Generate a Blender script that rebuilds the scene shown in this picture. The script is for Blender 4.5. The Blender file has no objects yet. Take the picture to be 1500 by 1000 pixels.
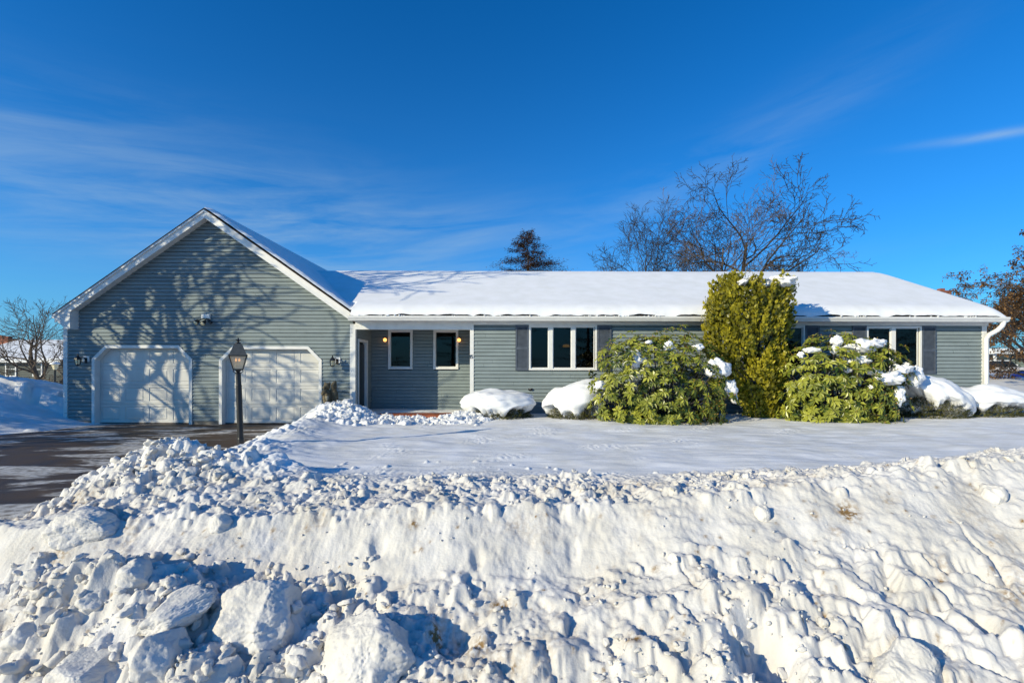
import bpy, math, random
import numpy as np
from mathutils import Vector, Matrix
R = math.radians
# ------------------------------------------------------------------ camera
scn = bpy.context.scene
EYE = 1.6
cam_d = bpy.data.cameras.new("camera"); cam = bpy.data.objects.new("camera", cam_d)
scn.collection.objects.link(cam); scn.camera = cam
cam.location = (0, 0, EYE); cam.rotation_euler = (R(90), R(-0.12), 0)
cam_d.sensor_width = 36; cam_d.lens = 16.8; cam_d.shift_y = 0.0273
cam_d.clip_start = 0.1; cam_d.clip_end = 3000
# ------------------------------------------------------------------ light
SUN = Vector((-1.42, -1.0, 0.64)).normalized()
elev = math.asin(SUN.z); azim = math.atan2(SUN.x, SUN.y)
w = bpy.data.worlds.new("World"); scn.world = w; w.use_nodes = True
nt = w.node_tree; nt.nodes.clear()
def N(nt, t, **k):
    n = nt.nodes.new(t)
    for a, b in k.items():
        if a.startswith('i_'):
            n.inputs[int(a[2:])].default_value = b
        else: setattr(n, a, b)
    return n
out = N(nt, 'ShaderNodeOutputWorld'); bg = N(nt, 'ShaderNodeBackground'); bg.inputs[1].default_value = 0.078
sky = N(nt, 'ShaderNodeTexSky', sky_type='NISHITA', sun_disc=False, sun_elevation=elev, sun_rotation=azim % (2*math.pi),
        altitude=200, air_density=1.0, dust_density=0.4, ozone_density=4.0)
hs = N(nt, 'ShaderNodeHueSaturation'); hs.inputs['Hue'].default_value = 0.49; hs.inputs['Saturation'].default_value = 1.5; hs.inputs['Value'].default_value = 1.34
tint = N(nt, 'ShaderNodeMix', data_type='RGBA', blend_type='MULTIPLY'); tint.inputs[0].default_value = 1
tint.inputs[7].default_value = (0.20, 1.06, 1.50, 1)
L = nt.links.new
L(sky.outputs[0], hs.inputs['Color']); L(hs.outputs[0], tint.inputs[6])
# cirrus: streaked noise over sky direction
tc = N(nt, 'ShaderNodeTexCoord'); sx = N(nt, 'ShaderNodeSeparateXYZ'); L(tc.outputs['Generated'], sx.inputs[0])
def mth(op, a, b=None, c=None, clamp=False):
    n = N(nt, 'ShaderNodeMath', operation=op, use_clamp=clamp)
    for i, v in enumerate((a, b, c)):
        if v is None: continue
        if isinstance(v, (int, float)): n.inputs[i].default_value = v
        else: L(v, n.inputs[i])
    return n.outputs[0]
az = mth('ARCTAN2', sx.outputs[0], sx.outputs[1])       # 0 = north of the street, + = east
el = mth('ARCSINE', sx.outputs[2])
def comb(a, b):
    c = N(nt, 'ShaderNodeCombineXYZ'); L(a, c.inputs[0]); L(b, c.inputs[1]); return c.outputs[0]
def noise(vec, scale, detail=5, dist=0.0, rough=.5):
    n = N(nt, 'ShaderNodeTexNoise'); n.inputs['Scale'].default_value = scale; n.inputs['Detail'].default_value = detail
    n.inputs['Distortion'].default_value = dist; n.inputs['Roughness'].default_value = rough; L(vec, n.inputs['Vector']); return n.outputs[0]
def gauss(ca, ce, wa, we, slope=0.0):
    da = mth('SUBTRACT', az, ca); de = mth('SUBTRACT', mth('SUBTRACT', el, ce), mth('MULTIPLY', da, slope))
    q = mth('ADD', mth('POWER', mth('ABSOLUTE', mth('DIVIDE', da, wa)), 2.0), mth('POWER', mth('ABSOLUTE', mth('DIVIDE', de, we)), 2.0))
    return mth('EXPONENT', mth('MULTIPLY', q, -1.0))
u = mth('ADD', mth('MULTIPLY', az, 1.6), mth('MULTIPLY', el, -1.2)); v = mth('ADD', mth('MULTIPLY', el, 9.0), mth('MULTIPLY', az, -0.8))
n1 = noise(comb(u, v), 1.7, 8, 0.7, .6)
n2 = noise(comb(mth('MULTIPLY', u, 2.2), mth('MULTIPLY', v, 2.4)), 1.6, 6, .6, .6)
st = mth('MULTIPLY', mth('SUBTRACT', mth('ADD', mth('MULTIPLY', n1, .7), mth('MULTIPLY', n2, .3)), .40), 3.2, clamp=True)
reg = mth('ADD', gauss(-0.60, 0.27, 0.42, 0.10, -0.04), mth('MULTIPLY', gauss(0.36, 0.36, 0.30, 0.05, .35), .45))
reg = mth('ADD', reg, mth('MULTIPLY', gauss(-0.2, 0.27, 0.3, 0.05, .1), .55))
reg = mth('ADD', reg, mth('MULTIPLY', gauss(-0.15, 0.19, 0.7, 0.03, 0), .35))
c1 = mth('MULTIPLY', mth('MULTIPLY', st, reg), .58)
tr = mth('MULTIPLY', gauss(0.80, 0.332, 0.085, 0.006, -.12), mth('MULTIPLY', n2, 1.5))
cl = mth('ADD', c1, mth('MULTIPLY', tr, .45), clamp=True)
mixc = N(nt, 'ShaderNodeMix', data_type='RGBA'); L(cl, mixc.inputs[0])
hz = mth('ADD', 1.0, mth('MULTIPLY', mth('EXPONENT', mth('DIVIDE', mth('MAXIMUM', el, 0.0), -0.22)), 0.35))
vm = N(nt, 'ShaderNodeVectorMath', operation='SCALE'); L(tint.outputs[2], vm.inputs[0]); L(hz, vm.inputs['Scale'])
hm = N(nt, 'ShaderNodeMix', data_type='RGBA'); L(mth('MULTIPLY', mth('EXPONENT', mth('DIVIDE', mth('MAXIMUM', el, 0.0), -0.17)), 0.92), hm.inputs[0]); L(vm.outputs[0], hm.inputs[6]); hm.inputs[7].default_value = (2.5, 5.0, 7.9, 1)
L(hm.outputs[2], mixc.inputs[6]); mixc.inputs[7].default_value = (5.2, 7.1, 8.4, 1)
L(mixc.outputs[2], bg.inputs[0]); L(bg.outputs[0], out.inputs[0])
sd = bpy.data.lights.new("sun", 'SUN'); so = bpy.data.objects.new("sun", sd); scn.collection.objects.link(so)
sd.energy = 4.9; sd.angle = R(0.35); sd.color = (1.0, 0.895, 0.625)
so.rotation_euler = (-SUN).to_track_quat('-Z', 'Y').to_euler(); so.location = (-20, -14, 9)
scn.view_settings.view_transform = 'Standard'; scn.view_settings.look = 'None'
scn.view_settings.gamma = 1; scn.view_settings.exposure = 0.08
scn.cycles.max_bounces = 6; scn.cycles.diffuse_bounces = 2; scn.cycles.transparent_max_bounces = 12

random.seed(4); rng = np.random.default_rng(7)
def P(px, py, d):  # photo pixel + distance -> metres
    return Vector(((px-750)/700*d, d, EYE+(541-py)/700*d))
# ------------------------------------------------------------------ numpy noise
def _h(ix, iy, s):
    n = (ix.astype(np.int64)*374761393 + iy.astype(np.int64)*668265263 + s*1442695041) & 0xffffffff
    n = ((n ^ (n >> 13))*1274126177) & 0xffffffff
    return ((n ^ (n >> 16)) & 0xffff)/65535.0
def pn(x, y, s=0):
    x = np.asarray(x, float); y = np.asarray(y, float)
    ix = np.floor(x); iy = np.floor(y); fx = x-ix; fy = y-iy
    def g(a, b):
        t = _h(ix+a, iy+b, s)*2*np.pi
        return np.cos(t)*(fx-a)+np.sin(t)*(fy-b)
    sxx = fx*fx*fx*(fx*(fx*6-15)+10); syy = fy*fy*fy*(fy*(fy*6-15)+10)
    a = g(0,0); b = g(1,0); c = g(0,1); d = g(1,1)
    return 1.5*((a+(b-a)*sxx)*(1-syy)+(c+(d-c)*sxx)*syy)
def fbm(x, y, o=4, s=0, g=.5):
    r = 0; a = 1
    for i in range(o):
        r = r+a*pn(x*2**i, y*2**i, s+i*17); a *= g
    return r
def ridged(x, y, o=4, s=0):
    r = 0; a = 1
    for i in range(o):
        r = r+a*(1-2*np.abs(pn(x*2**i, y*2**i, s+i*17))); a *= .5
    return r
def sstep(a, b, x):
    t = np.clip((x-a)/(b-a), 0, 1); return t*t*(3-2*t)
# ------------------------------------------------------------------ materials
def newmat(name):
    m = bpy.data.materials.new(name); m.use_nodes = True; t = m.node_tree
    return m, t, t.nodes['Principled BSDF'], t.links.new
def simple(name, col, rough=.6, var=.12, scale=6, bump=0.0, bscale=40, metal=0.0, stretch=(1,1,1), spec=.5, emis=None, estr=0):
    m, t, b, L = newmat(name)
    b.inputs['Roughness'].default_value = rough; b.inputs['Metallic'].default_value = metal; b.inputs['Specular IOR Level'].default_value = spec
    tc = N(t, 'ShaderNodeTexCoord'); mp = N(t, 'ShaderNodeMapping'); mp.inputs['Scale'].default_value = stretch; L(tc.outputs['Object'], mp.inputs[0])
    n = N(t, 'ShaderNodeTexNoise'); n.inputs['Scale'].default_value = scale; n.inputs['Detail'].default_value = 6; L(mp.outputs[0], n.inputs['Vector'])
    r = N(t, 'ShaderNodeValToRGB'); L(n.outputs[0], r.inputs[0])
    r.color_ramp.elements[0].position = .3; r.color_ramp.elements[1].position = .7
    r.color_ramp.elements[0].color = tuple(c*(1-var) for c in col)+(1,); r.color_ramp.elements[1].color = tuple(min(1, c*(1+var)) for c in col)+(1,)
    L(r.outputs[0], b.inputs['Base Color'])
    if bump:
        n2 = N(t, 'ShaderNodeTexNoise'); n2.inputs['Scale'].default_value = bscale; n2.inputs['Detail'].default_value = 4; L(mp.outputs[0], n2.inputs['Vector'])
        bp = N(t, 'ShaderNodeBump'); bp.inputs['Strength'].default_value = bump; bp.inputs['Distance'].default_value = .02; L(n2.outputs[0], bp.inputs['Height']); L(bp.outputs[0], b.inputs['Normal'])
    if emis: b.inputs['Emission Color'].default_value = emis+(1,); b.inputs['Emission Strength'].default_value = estr
    return m
def snow_mat(name, dirt=False, fine=1.0):
    m, t, b, L = newmat(name)
    b.inputs['Roughness'].default_value = .62; b.inputs['Specular IOR Level'].default_value = .3
    tc = N(t, 'ShaderNodeTexCoord')
    n = N(t, 'ShaderNodeTexNoise'); n.inputs['Scale'].default_value = 2.3; n.inputs['Detail'].default_value = 7; L(tc.outputs['Object'], n.inputs['Vector'])
    r = N(t, 'ShaderNodeValToRGB'); L(n.outputs[0], r.inputs[0])
    r.color_ramp.elements[0].position = .3; r.color_ramp.elements[1].position = .65
    r.color_ramp.elements[0].color = (.80, .80, .79, 1) if not dirt else (.74, .725, .69, 1); r.color_ramp.elements[1].color = (.87, .87, .88, 1)
    last = r.outputs[0]
    if dirt:   # ploughed street snow is greyer than the fresh lawn
        ag = N(t, 'ShaderNodeAttribute', attribute_name='ploughed'); mg = N(t, 'ShaderNodeMix', data_type='RGBA', blend_type='MULTIPLY'); L(ag.outputs['Fac'], mg.inputs[0]); L(last, mg.inputs[6]); mg.inputs[7].default_value = (.80, .775, .745, 1); last = mg.outputs[2]
    if dirt:
        at = N(t, 'ShaderNodeAttribute', attribute_name='dirt')
        n3 = N(t, 'ShaderNodeTexNoise'); n3.inputs['Scale'].default_value = 30; n3.inputs['Detail'].default_value = 5; L(tc.outputs['Object'], n3.inputs['Vector'])
        mm = N(t, 'ShaderNodeMath', operation='MULTIPLY'); mm.use_clamp = True; L(at.outputs['Fac'], mm.inputs[0])
        m2 = N(t, 'ShaderNodeMapRange'); m2.inputs[1].default_value = .36; m2.inputs[2].default_value = .6; L(n3.outputs[0], m2.inputs[0]); L(m2.outputs[0], mm.inputs[1])
        mx = N(t, 'ShaderNodeMix', data_type='RGBA'); L(mm.outputs[0], mx.inputs[0]); L(last, mx.inputs[6]); mx.inputs[7].default_value = (.25, .15, .055, 1)
        last = mx.outputs[2]
    L(last, b.inputs['Base Color'])
    n2 = N(t, 'ShaderNodeTexNoise'); n2.inputs['Scale'].default_value = 45; n2.inputs['Detail'].default_value = 6; n2.inputs['Roughness'].default_value = .6; L(tc.outputs['Object'], n2.inputs['Vector'])
    bp = N(t, 'ShaderNodeBump'); bp.inputs['Strength'].default_value = .5*fine; bp.inputs['Distance'].default_value = .012; L(n2.outputs[0], bp.inputs['Height']); L(bp.outputs[0], b.inputs['Normal'])
    return m
def leaf_mat(name, c0, c1, trans=.25, rough=.45):
    m, t, b, L = newmat(name)
    at = N(t, 'ShaderNodeAttribute', attribute_name='tint')
    r = N(t, 'ShaderNodeValToRGB'); L(at.outputs['Fac'], r.inputs[0])
    r.color_ramp.elements[0].color = c0+(1,); r.color_ramp.elements[1].color = c1+(1,)
    L(r.outputs[0], b.inputs['Base Color']); b.inputs['Roughness'].default_value = rough
    tr = N(t, 'ShaderNodeBsdfTranslucent'); L(r.outputs[0], tr.inputs[0])
    mx = N(t, 'ShaderNodeMixShader'); mx.inputs[0].default_value = trans; L(b.outputs[0], mx.inputs[1]); L(tr.outputs[0], mx.inputs[2])
    L(mx.outputs[0], t.nodes['Material Output'].inputs[0])
    return m
def glass_mat(name, tint=(.32,.36,.36), base=.05):
    m = bpy.data.materials.new(name); m.use_nodes = True; t = m.node_tree; t.nodes.clear(); L = t.links.new
    o = N(t, 'ShaderNodeOutputMaterial'); tr = N(t, 'ShaderNodeBsdfTransparent'); tr.inputs[0].default_value = tint+(1,)
    g = N(t, 'ShaderNodeBsdfGlossy'); g.inputs['Roughness'].default_value = .02
    f = N(t, 'ShaderNodeFresnel'); f.inputs[0].default_value = 1.45
    mx = N(t, 'ShaderNodeMixShader'); L(f.outputs[0], mx.inputs[0]); L(tr.outputs[0], mx.inputs[1]); L(g.outputs[0], mx.inputs[2]); L(mx.outputs[0], o.inputs[0])
    return m
M_SNOW = snow_mat('snow'); M_SNOWD = snow_mat('bank_snow', True); M_ROOFSNOW = snow_mat('roof_snow', fine=.4)
def siding_mat(name, col):
    m, t, b, L = newmat(name)
    b.inputs['Roughness'].default_value = .7; b.inputs['Specular IOR Level'].default_value = .2
    tc = N(t, 'ShaderNodeTexCoord'); mp = N(t, 'ShaderNodeMapping'); mp.inputs['Scale'].default_value = (.6, .6, 9.5); L(tc.outputs['Object'], mp.inputs[0])
    n = N(t, 'ShaderNodeTexNoise'); n.inputs['Scale'].default_value = 1.0; n.inputs['Detail'].default_value = 3; L(mp.outputs[0], n.inputs['Vector'])
    n2 = N(t, 'ShaderNodeTexNoise'); n2.inputs['Scale'].default_value = 3; n2.inputs['Detail'].default_value = 8; n2.inputs['Roughness'].default_value = .7; L(tc.outputs['Object'], n2.inputs['Vector'])
    ad = N(t, 'ShaderNodeMath', operation='ADD'); L(n.outputs[0], ad.inputs[0]); L(n2.outputs[0], ad.inputs[1])
    r = N(t, 'ShaderNodeValToRGB'); L(ad.outputs[0], r.inputs[0])
    md = N(t, 'ShaderNodeMapRange'); md.inputs[1].default_value = .6; md.inputs[2].default_value = 1.4; L(ad.outputs[0], md.inputs[0]); L(md.outputs[0], r.inputs[0])
    r.color_ramp.elements[0].color = tuple(c*.80 for c in col)+(1,); r.color_ramp.elements[1].color = tuple(c*1.14 for c in col)+(1,)
    L(r.outputs[0], b.inputs['Base Color'])
    return m
M_SIDE = siding_mat('clapboard', (.228, .272, .278))
M_SIDE2 = siding_mat('clapboard_far', (.10, .11, .10))
M_SIDE3 = siding_mat('clapboard_green', (.22, .26, .22))
M_WHITE = simple('white_trim', (.74, .73, .70), .5, .06, 5, .15, 60)
M_DOOR = simple('garage_door_paint', (.60, .59, .555), .5, .12, 1.6, .1, 30)
M_SHUT = simple('shutter_paint', (.075, .09, .115), .55, .2, 8)
M_BLACK = simple('black_metal', (.012, .012, .013), .4, .2, 20)
M_CAP = simple('grey_lamp_hood', (.10, .10, .09), .45, .2, 20)
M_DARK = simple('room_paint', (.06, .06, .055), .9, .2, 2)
M_DARKDOOR = simple('dark_door', (.012, .014, .014), .3, .2, 2)
M_SHINGLE = simple('roof_edge_shingle', (.07, .05, .04), .9, .3, 12)
M_DECK = simple('red_brown_boards', (.28, .075, .03), .7, .25, 9, .2, 30)
M_CONC = simple('foundation', (.17, .16, .14), .9, .2, 6, .4, 40)
M_GLASS = glass_mat('window_glass', (.17,.2,.2))
M_CLEAR = glass_mat('lantern_glass', (.95, .92, .85))
M_BULB = simple('lit_bulb', (1, .6, .2), .3, 0, 1, emis=(1.0, .42, .10), estr=2.6)
M_BULBS = simple('lit_small_bulb', (1, .6, .3), .3, 0, 1, emis=(1.0, .5, .2), estr=1.6)
M_BARK = simple('bark', (.035, .03, .026), .9, .35, 12, .5, 40)
M_BARKB = simple('bark_pale', (.13, .095, .065), .9, .35, 12, .5, 40)
M_BARKR = simple('bark_dark', (.06, .05, .048), .9, .3, 12)
M_BRICK = simple('brick', (.28, .10, .06), .9, .25, 14)
M_STAT = simple('weathered_wood', (.12, .095, .055), .85, .5, 14, .6, 30)
M_STATL = simple('pale_weathered_wood', (.26, .25, .20), .85, .3, 14, .6, 30)
M_CREAM = simple('cream_lampglass', (.75, .66, .42), .4, .1, 8)
M_RHO = leaf_mat('rhododendron_leaf', (.022, .05, .005), (.37, .375, .045), .04, .36)
M_BUD = leaf_mat('rhododendron_bud', (.38, .26, .07), (.45, .22, .05), .1)
M_ARB = leaf_mat('arborvitae_leaf', (.05, .06, .005), (.44, .38, .022), .10)
M_YEW = leaf_mat('yew_leaf', (.012, .018, .004), (.13, .125, .015), .08)
M_SPRU = leaf_mat('spruce_needles', (.012, .012, .008), (.17, .075, .032), .05, .7)
M_BROWN = leaf_mat('dry_leaf', (.07, .04, .018), (.38, .20, .07), .3, .7)
# ------------------------------------------------------------------ mesh accumulators
class A:
    def __init__(s): s.v = []; s.f = []; s.t = []
    def quad(s, a, b, c, d, tint=None):
        n = len(s.v); s.v += [a, b, c, d]; s.f.append((n, n+1, n+2, n+3))
        if tint is not None: s.t += [tint]*4
    def poly(s, pts):
        n = len(s.v); s.v += [tuple(p) for p in pts]; s.f.append(tuple(range(n, n+len(pts))))
    def box(s, x0, x1, y0, y1, z0, z1):
        n = len(s.v); s.v += [(x0,y0,z0),(x1,y0,z0),(x1,y1,z0),(x0,y1,z0),(x0,y0,z1),(x1,y0,z1),(x1,y1,z1),(x0,y1,z1)]
        s.f += [tuple(n+i for i in q) for q in ((0,3,2,1),(4,5,6,7),(0,1,5,4),(1,2,6,5),(2,3,7,6),(3,0,4,7))]; return s
    def prism(s, pts, y0, y1):   # polygon in xz extruded in y
        n = len(s.v); k = len(pts)
        s.v += [(x, y0, z) for x, z in pts]+[(x, y1, z) for x, z in pts]
        s.f.append(tuple(n+i for i in range(k))); s.f.append(tuple(n+k+i for i in reversed(range(k))))
        for i in range(k):
            j = (i+1) % k; s.f.append((n+i, n+k+i, n+k+j, n+j))
        return s
    def xprism(s, pts, x0, x1):  # polygon in yz extruded in x
        n = len(s.v); k = len(pts)
        s.v += [(x0, y, z) for y, z in pts]+[(x1, y, z) for y, z in pts]
        s.f.append(tuple(n+i for i in reversed(range(k)))); s.f.append(tuple(n+k+i for i in range(k)))
        for i in range(k):
            j = (i+1) % k; s.f.append((n+i, n+j, n+k+j, n+k+i))
        return s
    def tube(s, pts, rad, n=6, cap=True):
        base = len(s.v); prev = None; k = len(pts)
        for i, p in enumerate(pts):
            d = (pts[min(i+1, k-1)]-pts[max(i-1, 0)])
            d = d.normalized() if d.length > 1e-9 else Vector((0, 0, 1))
            if prev is None:
                a = d.orthogonal().normalized()
            else:
                a = prev-d*prev.dot(d); a = a.normalized() if a.length > 1e-6 else d.orthogonal().normalized()
            prev = a; b = d.cross(a)
            for j in range(n):
                t = 2*math.pi*j/n; q = p+(a*math.cos(t)+b*math.sin(t))*rad[i]; s.v.append((q.x, q.y, q.z))
        for i in range(k-1):
            for j in range(n):
                j2 = (j+1) % n; s.f.append((base+i*n+j, base+i*n+j2, base+(i+1)*n+j2, base+(i+1)*n+j))
        if cap:
            s.f.append(tuple(base+j for j in reversed(range(n)))); s.f.append(tuple(base+(k-1)*n+j for j in range(n)))
        return s
    def lathe(s, prof, c, n=16, rot=0.0, sq=None):   # prof (r,z)
        base = len(s.v)
        for r, z in prof:
            for j in range(n):
                t = 2*math.pi*j/n+rot; s.v.append((c[0]+r*math.cos(t), c[1]+r*math.sin(t), c[2]+z))
        for i in range(len(prof)-1):
            for j in range(n):
                j2 = (j+1) % n; s.f.append((base+i*n+j, base+i*n+j2, base+(i+1)*n+j2, base+(i+1)*n+j))
        s.f.append(tuple(base+j for j in reversed(range(n)))); s.f.append(tuple(base+(len(prof)-1)*n+j for j in range(n)))
        return s
    def build(s, name, mat, parent=None, smooth=False, bevel=0.0, loc=(0,0,0)):
        me = bpy.data.meshes.new(name); me.from_pydata(s.v, [], s.f); me.materials.append(mat)
        if s.t and len(s.t) == len(s.v):
            at = me.attributes.new('tint', 'FLOAT', 'POINT'); at.data.foreach_set('value', s.t)
        if smooth: me.polygons.foreach_set('use_smooth', [True]*len(me.polygons))
        me.update()
        o = bpy.data.objects.new(name, me); scn.collection.objects.link(o); o.location = loc
        if parent is not None: o.parent = parent
        if bevel:
            b = o.modifiers.new('bevel', 'BEVEL'); b.width = bevel; b.segments = 2; b.limit_method = 'ANGLE'
        return o
def thing(name, label, cat, loc=(0,0,0), group=None):
    o = bpy.data.objects.new(name, None); scn.collection.objects.link(o); o.location = loc; o.empty_display_size = .2
    o['label'] = label; o['category'] = cat
    if group: o['group'] = group
    return o
def npmesh(name, V, F, mat, smooth=True, attrs=None, parent=None):
    me = bpy.data.meshes.new(name); nv = len(V); nf = len(F); k = F.shape[1]
    me.vertices.add(nv); me.vertices.foreach_set('co', np.ascontiguousarray(V, dtype=np.float32).ravel())
    me.loops.add(nf*k); me.loops.foreach_set('vertex_index', np.ascontiguousarray(F, dtype=np.int32).ravel())
    me.polygons.add(nf); me.polygons.foreach_set('loop_start', np.arange(0, nf*k, k, dtype=np.int32)); me.polygons.foreach_set('loop_total', np.full(nf, k, dtype=np.int32))
    me.update(calc_edges=True); me.polygons.foreach_set('use_smooth', np.full(nf, smooth))
    for a, val in (attrs or {}).items():
        at = me.attributes.new(a, 'FLOAT', 'POINT'); at.data.foreach_set('value', np.ascontiguousarray(val, dtype=np.float32).ravel())
    me.materials.append(mat); me.update()
    o = bpy.data.objects.new(name, me); scn.collection.objects.link(o)
    if parent is not None: o.parent = parent
    return o
def grid_faces(ny, nx):
    i = np.arange((ny-1)*(nx-1)); r = i//(nx-1); c = i % (nx-1); a = r*nx+c
    return np.stack([a, a+1, a+nx+1, a+nx], 1)
# ------------------------------------------------------------------ terrain
XC = [-9, -5, -3.6, -2.3, -1, 1, 2, 3, 4.3, 5, 8, 14]; ZC = [.0, .06, .15, .17, .29, .28, .42, .555, .64, .74, .8, .8]
XB = [-9, -5, -4, 1, 2.5, 3.6, 6, 14]; ZB = [.1, .2, .28, .33, .38, .41, .66, .8]
def base_h(x, y):
    far = np.clip((y-14)/26, 0, 1)
    lawn = .20+.016*np.clip(y-5.5, 0, 8)+.02*fbm(x*.35, y*.5, 3, 5)+sstep(5, 16, x)*.12+ far*1.25*sstep(8, 30, x)*1.0
    lawn = lawn + .012*fbm(x*.9, y*2.6, 3, 9)
    lawn = lawn - 1.1*sstep(-13.5, -20, x)*sstep(14, 26, y)
    # street bank
    yc = 4.6+.10*pn(x*.8, x*0+2.2, 3)+.04*pn(x*2.6, x*0+.5, 4); yb = 5.65+.15*pn(x*.7, x*0+7.1, 6)
    zc = np.interp(x, XC, ZC); zb = np.interp(x, XB, ZB)
    zc = zc+.03*pn(x*1.6, x*0+4.4, 8)
    t = sstep(0, 1, (y-yc)/(yb-yc)); top = zc*(1-t)+zb*t
    d = np.clip(yc-y, 0, 10)
    s1 = np.interp(x, [-4, 0, 1.5, 5], [1.15, 1.0, .85, .72]); len1 = np.interp(x, [-4, 0, 1.5, 3, 5], [.42, .48, .55, .9, 1.0])
    face = zc - np.where(d < len1, s1*d, s1*len1+(.44+.0*d)*(d-len1))
    face = face + .035*np.exp(-(d/.08)**2)*0
    bank = np.where(y < yc, face, top)
    k = sstep(yb, yb+.75, y)
    h = bank*(1-k)+lawn*k
    h = np.where(y > yb+.75, lawn, h)
    # street level in front
    h = np.maximum(h, -.85+.05*fbm(x, y, 3, 61))
    # driveway
    xr = np.interp(y, [0, 4.0, 4.6, 4.9, 5.6, 7.2, 7.9, 9.25, 11.5, 12.6, 13.3, 14], [-10, -9.5, -6.2, -5.15, -5.3, -5.2, -5.12, -5.4, -5.9, -6.2, -5.75, -5.7])
    xr = xr+.10*fbm(y*1.3, y*0+1, 3, 12)+.05*fbm(x*4, y*4, 2, 13)
    right = sstep(xr, xr+.9+.35*sstep(9, 12, y), x)
    h = np.where(y < 14, h*right+(-.06)*(1-right), h)
    h = h+.15*np.exp(-((x-xr-1.1)/.75)**2)*sstep(6.4, 7.6, y)*sstep(13.2, 12.4, y)*(1+.4*fbm(x*.9, y*.9, 3, 41))
    # heap by the driveway mouth
    heap = .30*np.exp(-(((x+4.45)/1.0)**2+((y-6.05)/.45)**2)**1.2)+.18*np.exp(-(((x+3.2)/.7)**2+((y-6.1)/.32)**2))+.14*np.exp(-(((x+5.0)/.4)**2+((y-5.6)/.45)**2))
    h = h+heap*(1+.3*fbm(x*2.2, y*2.2, 3, 31))*sstep(-5.75, -5.2, x)
    # debris fan
    fan = .42*np.exp(-(((x+3.35)/.85)**2+((y-3.75)/.5)**2))+.25*np.exp(-(((x+2.5)/.7)**2+((y-3.3)/.5)**2))+.1*np.exp(-(((x-1.3)/1.1)**2+((y-3.55)/.4)**2))
    h = h+fan*(1+.35*fbm(x*2.5, y*2.5, 3, 37))
    # mounds by the entry
    h = h+.30*np.exp(-(((x+4.45)/.75)**2+((y-12.7)/.7)**2))+.05*np.exp(-(((x+4.0)/.35)**2+((y-12.4)/.35)**2))+.16*np.exp(-(((x+1.25)/.4)**2+((y-12.6)/.35)**2))+.03*np.exp(-(((x+2.8)/1.1)**2+((y-12.4)/.4)**2))
    h = h-.13*np.exp(-(((x+2.7)/1.5)**4+((y-13.6)/.8)**4))
    # ploughed pile west of the driveway
    pl = 1.02*np.exp(-np.abs((x+16.0)/2.75)**2.6-np.abs((y-14.2)/2.9)**2.6)*(1+.08*fbm(x*.8, y*.8, 4, 44))
    h = np.where(x < -10, np.maximum(h, -.07)+pl, h)
    return h
def detail_h(x, y, h):
    facing = sstep(4.75, 4.45, y)*sstep(-4.6, -3.6, x)
    q = np.interp(x, [-4, 0, 5], [.15, .25, 1.1])
    u = x+q*(y-4.6)
    h = h+facing*(.010*ridged(u*2.0, y*.7, 3, 71)*(.5+1.2*pn(x*.9, y*.9, 70))+.020*fbm(u*3.5, y*5, 5, 75, .55)+.035*fbm(x*1.8, y*2.8, 3, 72))
    lump = sstep(5.9, 5.4, y)*sstep(4.3, 4.75, y)+sstep(4.25, 3.8, y)
    patch = .45+.75*np.clip(pn(x*.9, y*1.1, 83)+.35, 0, 1)
    bil = lambda f, s_: np.abs(pn(x*f+.25*pn(x*f*.7, y*f*.7, s_+1), y*f*1.1, s_))
    h = h+lump*patch*(.020*fbm(x*3, y*4, 3, 81)+.11*bil(3.3, 84)+.065*bil(8, 86)+.032*bil(17, 88)+.014*bil(34, 90)-.05)
    hp = np.exp(-(((x+4.4)/1.3)**2+((y-5.95)/.6)**2))*sstep(-5.7, -5.2, x)
    h = h+hp*(.12*bil(3.1, 94)+.08*bil(7.5, 96)+.03*bil(16, 98))
    xr2 = np.interp(y, [7.2, 7.9, 9.25, 11.5, 12.6, 13.3], [-5.2, -5.12, -5.4, -5.9, -6.0, -5.5])+.9; rg = np.exp(-((x-xr2)/.6)**2)*sstep(6.2, 7, y)*sstep(13.2, 12.6, y)*np.clip(pn(x*.9, y*.9, 601)+.45, 0, 1)
    h = h+rg*(.09*bil(2.6, 602)+.06*bil(7, 604)+.03*bil(14, 606))
    em = np.exp(-(((x+2.9)/2.0)**4+((y-12.3)/.75)**4)); h = h+em*(.10*bil(4, 194)+.07*bil(9, 196)+.03*bil(18, 198)-.10)
    lw = sstep(5.9, 6.5, y)*sstep(13.2, 12, y)*sstep(-5.2, -4.2, x)
    h = h+lw*(.020*fbm(x*.55, y*.9, 3, 301)+.006*fbm(x*1.6, y*5, 3, 303)+.05*np.clip(pn(x*.8, y*1.0, 305)-.28, 0, 1)*bil(9, 307))
    # oblique cracks on the east side
    cr = np.abs(pn((x*.9+y*1.25)*1.1+.3*pn(x*3, y*3, 92), (x-y)*.35, 91))
    h = h-.07*np.exp(-(cr/.02)**2)*sstep(.8, 2.0, x)*sstep(4.3, 3.9, y)
    pw = sstep(13, 14.6, np.abs(x)+0*y)*0
    wn = np.where(x < -11, 1, 0)*np.clip(h, 0, 1)
    h = h+wn*.05*fbm(x*2.4, y*2.4, 4, 55)
    return h
xs = np.unique(np.concatenate([np.linspace(-60, -18, 22), np.arange(-18, -6.2, .06), np.arange(-6.2, 6.7, .0125), np.arange(6.7, 17, .06), np.linspace(17, 70, 40)]))
ys = np.unique(np.concatenate([np.linspace(-8, 2.6, 30), np.arange(2.6, 6.3, .0125), np.arange(6.3, 13.7, .03), np.arange(13.7, 18, .1), np.linspace(18, 80, 60)]))
X, Y = np.meshgrid(xs, ys); H = base_h(X, Y); H = detail_h(X, Y, H)
dirt = np.zeros_like(H)
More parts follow.
